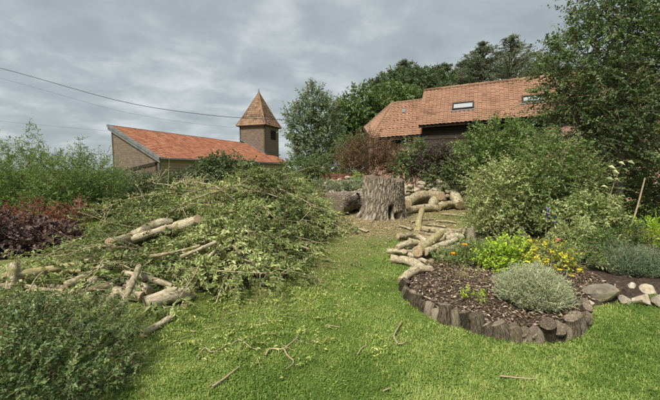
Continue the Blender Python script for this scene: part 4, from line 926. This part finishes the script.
# ------------------------------------------------------------------ brush heap
r = np.random.default_rng(21)
hx, hy = np.meshgrid(np.linspace(-6.8, 0.6, 90), np.linspace(3.6, 10.6, 80)); hH = heap_h(hx, hy); hz = ground_z(hx, hy) + hH * 0.72 - 0.06 + 0.03 * r.normal(size=hx.shape)
i3, j3 = np.meshgrid(np.arange(79), np.arange(89), indexing="ij"); q0 = (i3 * 90 + j3).ravel(); kk = hH.ravel()[q0] > 0.04; q0 = q0[kk]
M_CORE = rough_mat("brush_litter", [(0.3, (0.02, 0.018, 0.008)), (0.55, (0.07, 0.065, 0.028)), (0.8, (0.16, 0.14, 0.07))], scale=25, bump=1.0, coord="obj")
mb = MB(); mb.add(np.stack([hx, hy, hz], -1).reshape(-1, 3), np.stack([q0, q0 + 1, q0 + 91, q0 + 90], 1), mat=2)
def heap_samples(N, thr=0.05):
    x = r.uniform(-6.4, 0.5, N * 3); y = r.uniform(3.7, 10.4, N * 3); k = heap_h(x, y) > thr; x, y = x[k][:N], y[k][:N]
    return x, y, heap_h(x, y)
x, y, h = heap_samples(4800); n = len(x); O = np.stack([x, y, ground_z(x, y) + h * (0.75 + 0.25 * r.uniform(0, 1, n) ** 0.5) + 0.02], 1)
D = r.normal(size=(n, 3)) * np.array([1, 1, 0.35]) + np.array([0.1, -0.35, 0.05]); Ls = r.uniform(0.22, 0.6, n)
twigs(mb, O, D, Ls, r.uniform(0.003, 0.006, n), droop=0.25, mat=1, tint=r.uniform(0, 1))
tone = np.clip(0.42 + 0.25 * np.sin(x * 2.2 + y) + r.normal(size=n) * 0.2, 0, 1)
sprigs(mb, O, D, Ls, 12, 0.078, 0.034, droop=0.25, up=0.9, tint=tone, r=r)
x, y, h = heap_samples(750); n = len(x); O = np.stack([x, y, ground_z(x, y) + h * 0.9], 1)
twigs(mb, O, r.normal(size=(n, 3)) * np.array([1, 1, 0.4]), r.uniform(0.3, 1.1, n), r.uniform(0.004, 0.012, n), droop=0.1, mat=1, tint=0.6, seg=4)
tag(mb.build("brush_heap", [LM["brush"], M_TWIG, M_CORE]), "heap of leafy brushwood and twigs cut from the felled tree", "brushwood", kind="stuff")
# larger leafy branches thrown on the heap, each its own thing
variants = []
for v in range(9):
    rr = np.random.default_rng(100 + v); Lb = rr.uniform(0.9, 1.7); pts = spline([[0, 0, 0], [Lb * 0.35, rr.normal() * 0.08, 0.10], [Lb * 0.7, rr.normal() * 0.15, 0.12], [Lb, rr.normal() * 0.2, 0.02]], 14)
    limb = MB(); V, F, B = tube(pts, np.linspace(rr.uniform(0.010, 0.019), 0.004, 14), 7, 0.06, r=rr); limb.add(V, F, bc=B, tint=rr.uniform(0.5, 1))
    nt_ = 16; ti = rr.integers(3, 14, nt_); O = pts[ti]; D = np.stack([rr.uniform(0.2, 1, nt_), rr.choice([-1, 1], nt_) * rr.uniform(0.4, 1.1, nt_), rr.uniform(-0.2, 0.6, nt_)], 1); Ls = rr.uniform(0.2, 0.6, nt_)
    twigs(limb, O, D, Ls, 0.006, droop=0.15, tint=0.7)
    lv = MB()
    if v % 3 != 2: sprigs(lv, O, D, Ls, 16, 0.072, 0.030, droop=0.15, up=0.5, r=rr); 
    else: sprigs(lv, O[:4], D[:4], Ls[:4], 7, 0.07, 0.03, r=rr)
    variants.append((limb.mesh("cut_branch", M_TWIG, True), lv.mesh("leaves", LM["brush"])))
x, y, h = heap_samples(64, 0.12)
for i in range(len(x)):
    lm_, vm_ = variants[i % 9]; o = bpy.data.objects.new("cut_branch", lm_); C.objects.link(o)
    zz = gz(x[i], y[i]) + float(h[i]) * 0.97 + 0.02; an = r.uniform(0, 2 * math.pi); d_ = 0.4
    sl = (float(heap_h(x[i] + math.cos(an) * d_, y[i] + math.sin(an) * d_)) - float(h[i])) / d_
    if sl > 0.35 or h[i] > 1.25: an += math.pi; sl = -abs(sl)
    o.location = (x[i], y[i], zz); o.rotation_euler = (r.normal() * 0.3, -math.atan(np.clip(sl, -0.8, 0.8)), an)
    bare = (i % 9) % 3 == 2
    tag(o, "nearly bare cut branch with grey twigs thrown on the brush heap" if bare else "leafy cut branch lying on the surface of the brush heap", "branch", "cut branches on the brush heap")
    c = bpy.data.objects.new("leaves", vm_); C.objects.link(c); c.parent = o

# ------------------------------------------------------------------ shrubs and trees
def shrub(name, label, base, lobes, nsp, M_, lL, lW, mat, stems=6, Ls=(0.12, 0.3), upb=0.35, shell=0.5, cat="shrub", group=None, droop=0.15, up=0.5, seed=1, spread=0.9, tw_r=0.004, tone=None, jitter=0.25, stem_r=0.015, fold=0.18):
    """base at the ground; lobes relative to base"""
    r = np.random.default_rng(seed); root = empty(name, base); tag(root, label, cat, group)
    Pn, Dn, idx = lobe_points(lobes, nsp, shell, r); k = Pn[:, 2] > 0.01; Pn, Dn = Pn[k], Dn[k]; n = len(Pn)
    Dd = nrm(Dn + np.array([0, 0, upb]) + r.normal(size=(n, 3)) * 0.35); L_ = r.uniform(*Ls, n)
    fol = MB(); t_ = None if tone is None else np.clip(tone + r.normal(size=n) * 0.25, 0, 1)
    sprigs(fol, Pn, Dd, L_, M_, lL, lW, droop=droop, up=up, r=r, spread=spread, tint=t_, jitter=jitter, fold=fold); fol.build("foliage", mat, root)
    st = MB(); twigs(st, Pn, Dd, L_, tw_r, droop=droop, tint=0.4)
    lb_ = np.asarray(lobes)
    for s in range(stems):
        q = lb_[s % len(lb_)]; end = q[:3] + r.normal(size=3) * q[3:] * 0.4; st0 = np.array([r.normal() * 0.06, r.normal() * 0.06, -0.03]); mid = st0 * 0.4 + end * 0.5 + np.array([r.normal() * 0.05, r.normal() * 0.05, end[2] * 0.15])
        V, F, B = tube(spline([st0, mid, end], 8), np.linspace(stem_r, stem_r * 0.35, 8), 6); st.add(V, F, bc=B, tint=0.3)
        nb_ = 7; ot = nrm(r.normal(size=(nb_, 3)) + [0, 0, 0.4]); twigs(st, np.repeat(end[None], nb_, 0), ot, np.mean(q[3:]) * 0.8, stem_r * 0.35, tint=0.3)
    st.build("stems", M_TWIG, root); return root
def tree(name, label, base, lobes, trunk_r, nsp, M_, lL, lW, mat, Ls=(0.3, 0.7), seed=1, cat="tree", group=None, upb=0.3, shell=0.45, droop=0.15, lean=(0, 0), limbs=True, tone=None, bark=None, spread=0.9, tw_r=0.008, up=0.5, jitter=0.25):
    r = np.random.default_rng(seed); root = empty(name, base); tag(root, label, cat, group); lb_ = np.asarray(lobes, float); H = lb_[:, 2].max()
    tr = MB(); tp = spline([[0, 0, -0.1], [lean[0] * 0.3, lean[1] * 0.3, H * 0.4], [lean[0], lean[1], H]], 14); V, F, B = tube(tp, np.linspace(trunk_r, trunk_r * 0.2, 14), 10, 0.05, r=r); tr.add(V, F, bc=B)
    if limbs:
        for q in lb_:
            z0 = np.clip(q[2] - r.uniform(0.5, 1.2) * (0.3 * H), 0.12 * H, 0.9 * H); i0 = int(np.argmin(np.abs(tp[:, 2] - z0))); a = tp[i0]; e_ = q[:3]
            mid = (a + e_) / 2 + np.array([r.normal() * 0.1, r.normal() * 0.1, 0.08 * H * r.uniform(-0.5, 1)]); V, F, B = tube(spline([a, mid, e_], 9), np.linspace(trunk_r * 0.45, trunk_r * 0.12, 9), 7, 0.04, r=r); tr.add(V, F, bc=B)
            nb_ = 10; ot = nrm(r.normal(size=(nb_, 3)) + [0, 0, 0.3]); twigs(tr, np.repeat(e_[None], nb_, 0), ot, q[3:].mean() * r.uniform(0.6, 0.95, nb_), trunk_r * 0.10, droop=0.1)
    tr.build("trunk", bark or M_BARK_TREE, root, True)
    Pn, Dn, idx = lobe_points(lobes, nsp, shell, r); n = len(Pn); Dd = nrm(Dn + np.array([0, 0, upb]) + r.normal(size=(n, 3)) * 0.4); L_ = r.uniform(*Ls, n); cr = MB()
    t_ = None if tone is None else np.clip(tone + 0.12 * np.sin(idx * 2.7) + r.normal(size=n) * 0.22, 0, 1)
    sprigs(cr, Pn, Dd, L_, M_, lL, lW, droop=droop, r=r, tint=t_, spread=spread, up=up, jitter=jitter); twigs(cr, Pn, Dd, L_, tw_r, droop=droop, mat=1)
    cr.build("crown", [mat, bark or M_BARK_TREE], root); return root
def gp(px, D):                                                    # a point on the ground below a photo column at distance D
    x = (px - 330) / FPX * D; return np.array([x, D, gz(x, D)])
def lobes_px(base, D, items):
    """photo ellipses (cx,cy,rx,ry[,depth offset,depth radius]) -> lobes relative to base"""
    out = []
    for it in items:
        cx, cy, rx, ry = it[:4]; dd = it[4] if len(it) > 4 else 0.0; d = D + dd; p = P(cx, cy, d) - base; a = rx * d / FPX; c = ry * d / FPX; b_ = it[5] if len(it) > 5 else (a + c) / 2
        out.append((p[0], p[1], p[2], a, b_, c))
    return out

b = gp(338, 12.2); shrub("low_shrub", "low light green shrub in front of the whitish stones", b, lobes_px(b, 12.2, [(325, 190, 16, 8), (343, 191, 14, 7), (356, 190, 10, 7)]), 420, 9, 0.075, 0.034, LM["willow"], seed=30, Ls=(0.12, 0.35), tone=0.6)
# foreground shrub
b = np.array([-2.35, 2.50, -0.12])
shrub("privet_shrub", "dense dark green small-leaved shrub in the near left corner", b, [(0.0, 0, 0.28, 0.80, 0.70, 0.36), (-0.45, 0.1, 0.33, 0.7, 0.66, 0.34), (0.35, -0.15, 0.22, 0.50, 0.50, 0.28), (0.0, -0.4, 0.26, 0.80, 0.45, 0.34)], 4600, 8, 0.028, 0.0165, LM["fore"], stems=12, Ls=(0.06, 0.16), upb=0.5, shell=0.72, seed=31, tw_r=0.0018, up=0.7, tone=0.45, stem_r=0.008)
# dark red / purple shrubs at left
b = gp(30, 6.1); shrub("smoke_bush", "dark purple-leaved shrub above the left log heap", b, lobes_px(b, 6.1, [(20, 243, 34, 20), (54, 244, 24, 16), (-20, 240, 30, 24)]), 800, 10, 0.075, 0.055, LM["smoke"], seed=32, Ls=(0.12, 0.28), up=0.8, tone=0.45)
b = gp(40, 7.3); shrub("red_barberry", "red-leaved shrub along the left behind the purple one", b, lobes_px(b, 7.3, [(10, 224, 22, 10), (40, 216, 15, 11), (55, 226, 18, 10), (76, 217, 12, 12), (-15, 220, 22, 14)]), 560, 9, 0.05, 0.03, LM["red"], seed=33, Ls=(0.12, 0.35), upb=0.7)
# feathery hedge left
hd = [(-10, 180, 34, 34, "leftmost"), (32, 182, 26, 30, "second"), (62, 184, 22, 24, "third"), (92, 182, 22, 24, "")]
labs = ["feathery light green bush at the left picture edge", "tall feathery bush with upright plumes above the red shrub", "feathery green bush between two taller plumes", "soft green bush just left of the brick gable"]
for i, (cx, cy, rx, ry, _) in enumerate(hd):
    D_ = 9.5 + 0.5 * (i % 2); b = gp(cx, D_)
    shrub("feathery_bush", labs[i], b, lobes_px(b, D_, [(cx, cy, rx, ry), (cx - 8, cy + 22, rx, 22), (cx + 10, cy + 20, rx, 22)]), 900, 14, 0.075, 0.016, LM["hedge"], seed=40 + i, Ls=(0.3, 0.7), upb=0.9, spread=0.55, droop=0.2, up=0.3, tw_r=0.003, cat="bush", group="feathery bushes along the left")
# wispy upright stems sticking out of the hedge
for i, (px, yt, yb) in enumerate([(12, 148, 178), (27, 126, 175), (45, 130, 175), (60, 152, 178), (76, 140, 172), (3, 132, 170), (93, 150, 176), (36, 140, 172)]):
    D_ = 9.8; b = gp(px, D_); topz = P(px, yt, D_)[2] - b[2]; mb = MB(); sway = rng.normal() * 0.15; pts = spline([[0, 0, 0], [sway * 0.3, 0, topz * 0.6], [sway, 0, topz]], 12); V, F, B = tube(pts, np.linspace(0.010, 0.002, 12), 5); mb.add(V, F, bc=B)
    root = mb.build("wispy_stem", M_TWIG, None, True); root.location = b; tag(root, "thin upright feathery stem rising out of the left bushes into the sky", "stem", "wispy stems above the left bushes")
    O = pts[np.repeat(np.arange(5, 12), 5)]; D = rng.normal(size=(len(O), 3)) * [1, 1, 0.2] + [0, 0, 0.9]; lv = MB(); sprigs(lv, O, D, rng.uniform(0.12, 0.32, len(O)), 9, 0.06, 0.011, spread=0.5, up=0.2); lv.build("foliage", LM["hedge"], root)
# elder and dark shrubs behind the brush heap
b = gp(205, 11.5); shrub("elder_shrub", "dark green elder shrub behind the brush heap under the orange roof", b, lobes_px(b, 11.5, [(225, 172, 26, 13), (192, 184, 22, 11), (160, 192, 24, 10), (210, 190, 40, 14), (245, 185, 18, 12)]), 1300, 9, 0.13, 0.055, LM["elder"], seed=51, Ls=(0.2, 0.5), up=0.9, tone=0.45)
b = gp(130, 12.0); shrub("gable_shrub", "grey-green shrub growing against the brick gable", b, lobes_px(b, 12.0, [(132, 187, 24, 11), (108, 186, 22, 13), (158, 190, 16, 10)]), 900, 10, 0.09, 0.03, LM["willow"], seed=52, Ls=(0.2, 0.5), tone=0.3)
# willow-like tree beside the tower
b = gp(316, 17.0); tree("young_willow", "slender grey-green tree standing between tower and outbuilding", b, lobes_px(b, 17, [(313, 103, 11, 14), (300, 118, 12, 12), (326, 116, 13, 14), (308, 132, 19, 14), (330, 138, 13, 15), (314, 152, 22, 16), (298, 140, 9, 9), (325, 166, 18, 14), (305, 168, 15, 12)]), 0.12, 1350, 11, 0.13, 0.055, LM["willow"], Ls=(0.25, 0.7), seed=61, upb=0.8, shell=0.3, tone=0.5)
# trees behind the outbuilding and barn
b = gp(372, 24.0); tree("round_green_tree", "bright green rounded tree behind the outbuilding", b, lobes_px(b, 24, [(366, 108, 24, 16), (348, 118, 18, 17), (388, 100, 22, 13), (404, 106, 18, 14), (352, 138, 18, 18), (378, 126, 26, 16), (372, 148, 28, 16)]), 0.3, 2000, 11, 0.20, 0.10, LM["bright"], Ls=(0.4, 0.9), seed=62, tone=0.5)
b = gp(386, 29.0); tree("dull_tree", "dark dull tree top behind the bright green tree", b, lobes_px(b, 29, [(378, 88, 10, 6), (392, 82, 13, 8), (404, 80, 10, 9), (396, 96, 20, 12)]), 0.25, 900, 10, 0.2, 0.1, LM["elder"], Ls=(0.4, 0.8), seed=63)
b = gp(488, 33.0); tree("distant_tree", "soft green tree mass low behind the cedars", b, lobes_px(b, 33, [(446, 88, 22, 13), (470, 80, 20, 14), (494, 78, 22, 15), (522, 74, 20, 16), (548, 76, 20, 16)]), 0.3, 1500, 10, 0.2, 0.09, LM["conifer"], Ls=(0.4, 1.0), seed=65, upb=0.7, shell=0.3, tone=0.5)
b = gp(420, 27.0); tree("grey_green_tree", "dull green broad tree behind the barn's left end", b, lobes_px(b, 27, [(420, 84, 16, 11), (404, 92, 14, 10), (436, 84, 14, 11), (425, 100, 24, 12)]), 0.25, 1100, 10, 0.2, 0.09, LM["elder"], Ls=(0.4, 0.8), seed=64)
def conifer(px, ytop, ybase, half, D, label, seed, leanx=0.0):
    """tapering cedar: tiers of rising then drooping boughs with ragged sprays"""
    r = np.random.default_rng(seed); b = gp(px, D); H = P(px, ytop, D)[2] - b[2]; root = empty("cedar_tree", b); tag(root, label, "tree", "cedars behind the barn roof")
    zb = P(px, ybase, D)[2] - b[2]; tr = MB(); V, F, B = tube(spline([[0, 0, -0.1], [leanx * .4, 0, H * 0.5], [leanx, 0, H]], 14), np.linspace(0.28, 0.02, 14), 9, 0.04, r=r); tr.add(V, F, bc=B); hw = 1.45 * half * D / FPX; cr = MB(); nb_ = 75
    O = []; DD = []; LL = []
    for i in range(nb_):
        f = (i + r.uniform(0, 1)) / nb_; z = zb + (H - zb) * (1 - (1 - f) ** 1.1); az = r.uniform(0, 6.28); ln = hw * (1 - f) ** 1.0 * r.uniform(0.45, 1.3) + 0.12
        d = np.array([math.cos(az), math.sin(az), 0.45 + 0.5 * f]); p0 = np.array([leanx * z / H, 0, z]); pts = spline([p0, p0 + d * ln * 0.55, p0 + d * ln * np.array([1, 1, 0.75])], 9)
        V, F, B = tube(pts, np.linspace(0.05, 0.012, 9), 5, r=r); tr.add(V, F, bc=B); m_n = int(8 + 14 * ln / hw)
        ti = r.uniform(1.5, 8, m_n); a = pts[ti.astype(int)]; O.append(a); sd = r.normal(size=(m_n, 3)) * [0.9, 0.9, 0.35] + d * 0.8; DD.append(sd); LL.append(r.uniform(0.25, 0.7, m_n) * (0.5 + 0.5 * (1 - f)))
    O, DD, LL = np.concatenate(O), np.concatenate(DD), np.concatenate(LL)
    tr.build("trunk", M_BARK_TREE, root, True); sprigs(cr, O, DD, LL, 9, 0.15, 0.032, droop=0.35, up=0.6, spread=0.6, r=r, tint=np.clip(0.45 + r.normal(size=len(O)) * 0.25, 0, 1)); twigs(cr, O, DD, LL, 0.012, droop=0.25, mat=1); cr.build("crown", [LM["conifer"], M_BARK_TREE], root)
conifer(414, 62, 100, 18, 31, "leaning cedar top left of the barn ridge", 71, -1.0)
conifer(441, 66, 100, 20, 30, "low cedar behind the left half of the barn ridge", 72)
conifer(478, 44, 98, 24, 30, "pointed cedar rising behind the middle of the barn ridge", 73, 0.0)
conifer(508, 38, 96, 27, 29, "tallest pointed cedar behind the right half of the barn ridge", 74, -0.3)
conifer(536, 62, 96, 20, 30, "cedar partly hidden by the big tree at right", 75)
conifer(462, 62, 98, 18, 31, "small cedar between the low and the pointed one", 76)
# shrubs in front of the barns
b = gp(370, 13.6); shrub("russet_shrub", "reddish brown shrub behind the stump", b, lobes_px(b, 13.6, [(370, 152, 20, 16), (352, 160, 14, 12), (388, 160, 14, 13), (372, 168, 24, 12)]), 800, 10, 0.085, 0.03, LM["brown"], seed=81, Ls=(0.25, 0.65), upb=1.0, shell=0.3, tone=0.4)
b = gp(345, 15.2); shrub("dark_shrub", "dark shrub in the shade below the slender tree", b, lobes_px(b, 15.2, [(326, 168, 24, 12), (350, 150, 14, 14), (300, 172, 18, 12)]), 600, 10, 0.10, 0.05, LM["dark"], seed=82, Ls=(0.2, 0.5))
b = gp(418, 13.2); shrub("wall_shrub", "green leafy shrub against the outbuilding door", b, lobes_px(b, 13.2, [(414, 156, 13, 12), (405, 168, 14, 10), (430, 160, 14, 9), (450, 158, 12, 9)]), 700, 10, 0.085, 0.045, LM["dark"], seed=83, Ls=(0.2, 0.5), tone=0.6)
b = gp(434, 12.8); shrub("purple_shrub", "dark purple shrub against the dark barn wall", b, lobes_px(b, 12.8, [(433, 160, 17, 14), (448, 165, 12, 10), (420, 170, 10, 8)]), 520, 10, 0.08, 0.045, LM["purple"], seed=84, Ls=(0.2, 0.5))
b = gp(462, 12.2); shrub("shade_shrub", "dark green shrub in shade behind the heavy limbs", b, lobes_px(b, 12.2, [(462, 168, 20, 14), (480, 160, 16, 14), (440, 178, 14, 8)]), 560, 10, 0.085, 0.045, LM["dark"], seed=85, Ls=(0.2, 0.5))
b = gp(500, 10.5); shrub("barn_shrub", "fresh green shrub reaching the barn eave", b, lobes_px(b, 10.5, [(498, 138, 24, 16), (520, 150, 24, 18), (478, 150, 18, 14), (540, 160, 24, 20), (505, 168, 30, 18)]), 1300, 10, 0.085, 0.045, LM["fresh"], seed=86, Ls=(0.2, 0.5), tone=0.4)
# variegated shrub and its neighbours
b = gp(500, 7.2); shrub("variegated_shrub", "cream and green variegated shrub right of the small log stack", b, lobes_px(b, 7.2, [(497, 188, 22, 22), (486, 208, 14, 18), (510, 212, 28, 20), (520, 186, 22, 20), (495, 228, 26, 14)]), 1150, 11, 0.055, 0.030, LM["varieg"], seed=87, Ls=(0.2, 0.55), up=0.7)
b = gp(552, 7.0); shrub("green_shrub", "tall fresh green shrub between the variegated shrub and big tree", b, lobes_px(b, 7.0, [(548, 165, 28, 26), (570, 185, 26, 22), (540, 195, 22, 22), (560, 215, 30, 18)]), 1200, 11, 0.055, 0.030, LM["fresh"], seed=88, Ls=(0.2, 0.6), tone=0.35)
b = gp(585, 6.2); shrub("white_edged_shrub", "low pale-leaved shrub below the big tree", b, lobes_px(b, 6.2, [(588, 212, 26, 16), (565, 222, 20, 14), (606, 226, 16, 12)]), 700, 9, 0.05, 0.03, LM["varieg"], seed=89, Ls=(0.1, 0.3), tone=0.35, up=0.7)
b = gp(640, 9.0); shrub("shaded_laurel", "deep green shrub filling the shade under the big tree", b, lobes_px(b, 9.0, [(600, 170, 32, 34), (640, 165, 34, 38), (680, 170, 34, 40), (630, 205, 44, 26), (580, 195, 24, 26)]), 1500, 10, 0.085, 0.045, LM["dark"], seed=90, Ls=(0.2, 0.5))
# big tree at right
b = gp(618, 7.6); tree("apple_tree", "big dark leafy tree filling the right side", b, lobes_px(b, 7.6, [(620, 30, 34, 28), (590, 62, 36, 30), (650, 66, 34, 34), (565, 92, 26, 22), (610, 100, 42, 30), (655, 118, 36, 34), (585, 128, 36, 26), (625, 142, 40, 28), (690, 70, 36, 44), (605, 8, 26, 18), (655, 15, 30, 24), (552, 70, 12, 12), (690, 20, 30, 30)]), 0.13, 3500, 11, 0.068, 0.036, LM["dark"], Ls=(0.25, 0.8), seed=91, upb=0.35, shell=0.35, tw_r=0.005, tone=0.42)
for i, (p0, p1, p2) in enumerate([((582, 48), (572, 28), (571, 4)), ((575, 60), (560, 48), (548, 38)), ((600, 30), (590, 12), (588, -10)), ((570, 80), (552, 72), (538, 64)), ((560, 98), (546, 92), (530, 90)), ((578, 66), (562, 52), (556, 34)), ((620, 20), (612, 4), (610, -20)), ((640, 14), (634, -2), (636, -22)), ((566, 110), (548, 112), (534, 118))]):
    a, m2_, c = P(*p0, 7.6), P(*p1, 7.5), P(*p2, 7.5); mb = MB(); pts = spline([a, m2_, c], 12) - a; V, F, B = tube(pts, np.linspace(0.012, 0.003, 12), 6); mb.add(V, F, bc=B)
    root = mb.build("whip_shoot", M_BARK_TREE, None, True); root.parent = bpy.data.objects["apple_tree"]; root.location = a - b
    O = pts[np.repeat(np.arange(2, 12), 3)]; D = rng.normal(size=(len(O), 3)) + nrm(c - a) * 0.8; lv = MB(); sprigs(lv, O, D, rng.uniform(0.05, 0.16, len(O)), 5, 0.07, 0.036); lv.build("shoot_leaves", LM["dark"], root)
# leaning bare stake in front of the shade
p0, p1 = gp(628, 6.6), P(645, 178, 6.8); mb = MB(); V, F, B = tube(spline([p0 * 0 - [0, 0, .05], (p1 - p0) * 0.5 + [0.03, 0, 0], p1 - p0], 9), np.linspace(0.022, 0.012, 9), 7, 0.05); mb.add(V, F, bc=B, tint=0.6); o = mb.build("leaning_stake", M_TWIG, None, True); o.location = p0; tag(o, "bare stick leaning in the shade at the right", "stick")
# ------------------------------------------------------------------ bed plants
def bz_(p): return np.array([p[0], p[1], bed_z(p[0], p[1])])
def bed_at(px, D): x = (px - 330) / FPX * D; return np.array([x, D, bed_z(x, D)])
b = bed_at(510, 4.9); shrub("lime_plant", "lime green leafy perennial behind the lavender", b, lobes_px(b, 4.9, [(500, 262, 20, 16), (515, 255, 18, 14), (490, 270, 12, 10)]), 420, 9, 0.045, 0.024, LM["lime"], seed=101, Ls=(0.08, 0.22), upb=0.6, cat="plant", up=0.8)
b = bed_at(545, 4.75); shrub("golden_plant", "golden yellow leafy plant right of the lime green one", b, lobes_px(b, 4.75, [(548, 256, 22, 14), (560, 268, 18, 10), (535, 250, 12, 12)]), 130, 7, 0.04, 0.02, LM["yellow"], seed=102, Ls=(0.06, 0.2), upb=0.6, cat="plant", up=0.8)
b = bed_at(565, 4.9); shrub("green_perennial", "mid green foliage around the golden plant", b, lobes_px(b, 4.9, [(545, 262, 26, 16), (575, 262, 22, 14), (520, 268, 20, 10)]), 420, 8, 0.045, 0.022, LM["fresh"], seed=103, Ls=(0.1, 0.25), upb=0.6, cat="plant", tone=0.6)
b = bed_at(455, 5.2); shrub("poppy_plant", "dark green clump with orange flowers at the bed's left", b, lobes_px(b, 5.2, [(455, 266, 22, 12), (475, 258, 18, 12), (440, 272, 12, 8)]), 520, 10, 0.05, 0.016, LM["fresh"], seed=104, Ls=(0.12, 0.32), upb=0.7, cat="plant", tone=0.6)
b = bed_at(458, 4.35); shrub("dry_stalks", "thin dry straw-coloured stalks in the mulch", b, lobes_px(b, 4.35, [(455, 288, 22, 9), (470, 282, 16, 8)]), 130, 4, 0.035, 0.006, LM["litter"], seed=105, Ls=(0.1, 0.28), upb=0.5, cat="plant", stems=2, stem_r=0.004)
b = bed_at(475, 3.75); shrub("seedling", "small yellow-green seedling in the mulch near the edging logs", b, [(0, 0, 0.06, 0.12, 0.08, 0.06)], 26, 6, 0.03, 0.014, LM["lime"], seed=106, Ls=(0.04, 0.1), cat="plant", stems=3, stem_r=0.003)
for i, (px, D_, py, mt, lab) in enumerate([(596, 5.5, 244, "fresh", "leafy green perennial right of the golden plant"), (622, 6.0, 236, "dark", "dark strappy perennial at the foot of the leaning stick"), (650, 6.3, 234, "lime", "yellow-green perennial at the right edge under the big tree"), (612, 5.0, 258, "elder", "low grey-green plant left of the right lavender"), (575, 5.6, 238, "varieg", "pale-leaved perennial behind the golden plant")]):
    b = bed_at(px, D_); shrub("perennial", lab, b, lobes_px(b, D_, [(px, py, 15, 12), (px + 10, py + 6, 12, 9), (px - 10, py + 6, 12, 9)]), 170, 8, 0.07, 0.016, LM[mt], seed=120 + i, Ls=(0.1, 0.3), upb=0.8, cat="plant", spread=0.6, stem_r=0.005)
def cushion(name, label, base, rx, ry, rz, n, mat, seed, ll):
    """cushion of upright grey shoots fanning from the middle"""
    r = np.random.default_rng(seed); root = empty(name, base); tag(root, label, "lavender", "lavender bushes"); d = nrm(r.normal(size=(n, 3)) * [1, 1, 0.8] + [0, 0, 0.35]); d[:, 2] = np.abs(d[:, 2]); q = r.uniform(0.55, 0.92, n)
    O = d * np.array([rx, ry, rz]) * q[:, None]; D = nrm(d * [0.8, 0.8, 0.6] + [0, 0, 0.75] + r.normal(size=(n, 3)) * 0.18); fol = MB(); L_ = r.uniform(0.09, 0.20, n)
    sprigs(fol, O, D, L_, 12, ll, ll * 0.13, droop=0.0, up=0.3, spread=0.38, r=r, t0=0.0, fold=0.05, tint=np.clip(0.5 + r.normal(size=n) * 0.24, 0, 1)); fol.build("foliage", mat, root)
    st = MB(); twigs(st, O, D, L_, 0.0025, droop=0.0, tint=0.4); twigs(st, np.zeros((n // 4, 3)), O[::4][:n // 4], np.linalg.norm(O[::4][:n // 4], axis=1), 0.005, droop=0, tint=0.2); st.build("stems", M_TWIG, root)
b = bed_at(538, 3.66); cushion("lavender_bush", "rounded silvery lavender bush at the front of the flower bed", b, 0.325, 0.30, 0.32, 2300, LM["lavender"], 111, 0.045)
b = bed_at(640, 4.75); cushion("lavender_bush", "grey-green lavender bush above the stones at right", b, 0.50, 0.34, 0.26, 1300, LM["lavender2"], 112, 0.05)
# flowers
def flower(px, py, D, size, col, label, n=6, group=None):
    p = P(px, py, D); b = bed_at(px, D); root = empty("flower", b); tag(root, label, "flower", group); h = p - b; mbs = MB(); V, F, B = tube(spline([[0, 0, -0.02], h * 0.5 + [0.02, 0, 0], h], 8), 0.004, 5); mbs.add(V, F, bc=B, tint=0.3); mbs.build("stalk", M_TWIG, root)
    a = np.arange(n) * 2 * math.pi / n; ax = np.stack([np.cos(a), np.sin(a) * 0.8 - 0.3, np.full(n, 0.25)], 1); pt = MB(); leaves(pt, np.repeat(h[None], n, 0), ax, size, size * 0.8, up=0.8, fold=0.12); leaves(pt, np.repeat(h[None], n, 0), ax + [0, 0, .6], size * 0.7, size * 0.6, up=0.8, fold=0.12); pt.build("petals", PETAL[col], root)
flower(465, 245, 5.0, 0.05, "orange", "bright orange flower nearest the upright round log"); flower(453, 254, 4.9, 0.05, "orange", "orange flower lower and left in the dark clump")
flower(557, 240, 5.6, 0.06, "pink", "single pink flower above the golden plant"); flower(527, 262, 4.5, 0.035, "gold", "small yellow bloom in front of the lime plant")
flower(655, 232, 6.5, 0.09, "gold", "yellow bloom at the right edge under the tree"); flower(652, 236, 6.4, 0.07, "gold", "second yellow bloom beside the right edge one")
for i, (x, y) in enumerate([(546, 262), (560, 270), (552, 252), (572, 276), (540, 270), (566, 262), (580, 270)]): flower(x, y, 4.5, 0.035, "gold", "small golden bloom among the yellow leaves behind the lavender", group="golden blooms behind the lavender")
b = bed_at(556, 6.3); 
for i, px in enumerate((548, 555, 562)):
    p0 = bed_at(px, 6.2); p1 = P(px, 208 + 5 * i, 6.2); root = empty("delphinium", p0); tag(root, ("left", "middle", "right")[i] + " blue flower spike in front of the green shrub", "flower", "blue flower spikes"); h = p1 - p0; mbs = MB(); V, F, B = tube([[0, 0, -0.02], h * 0.5, h], 0.006, 5); mbs.add(V, F, bc=B); mbs.build("stalk", M_TWIG, root)
    n = 46; t_ = rng.uniform(0.72, 1.0, n); O = h * t_[:, None]; ax = rng.normal(size=(n, 3)); pt = MB(); leaves(pt, O, ax, 0.035, 0.03); pt.build("petals", PETAL["blue"], root)
b = gp(606, 6.3); tp = P(624, 160, 6.3) - b; root = empty("pale_leaf_spray", b); tag(root, "arching stem with large pale leaves against the dark shade at right", "plant")
pts = spline([[0, 0, 0], tp * np.array([0.3, 1, 0.6]), tp], 14); mb = MB(); V, F, B = tube(pts, np.linspace(0.010, 0.003, 14), 6); mb.add(V, F, bc=B); mb.build("stem", M_TWIG, root, True)
for i, (x, y) in enumerate([(612, 170), (618, 162), (606, 178), (622, 168), (627, 161), (601, 186), (614, 178), (608, 166)]):
    q = P(x, y, 6.25) - b; lf = MB(); leaves(lf, np.array([q]), np.array([[0.8, -0.3, -0.5 + 0.15 * (i % 3)]]), 0.13, 0.075, up=0.6, tint=0.9); j = int(np.argmin(np.linalg.norm(pts - q, axis=1))); lf.build("leaf", LM["varieg"], root)
    mb = MB(); V, F, B = tube([pts[j], q], 0.003, 5); mb.add(V, F, bc=B); mb.build("leaf_stalk", M_TWIG, root)
print("objects", len(bpy.data.objects))
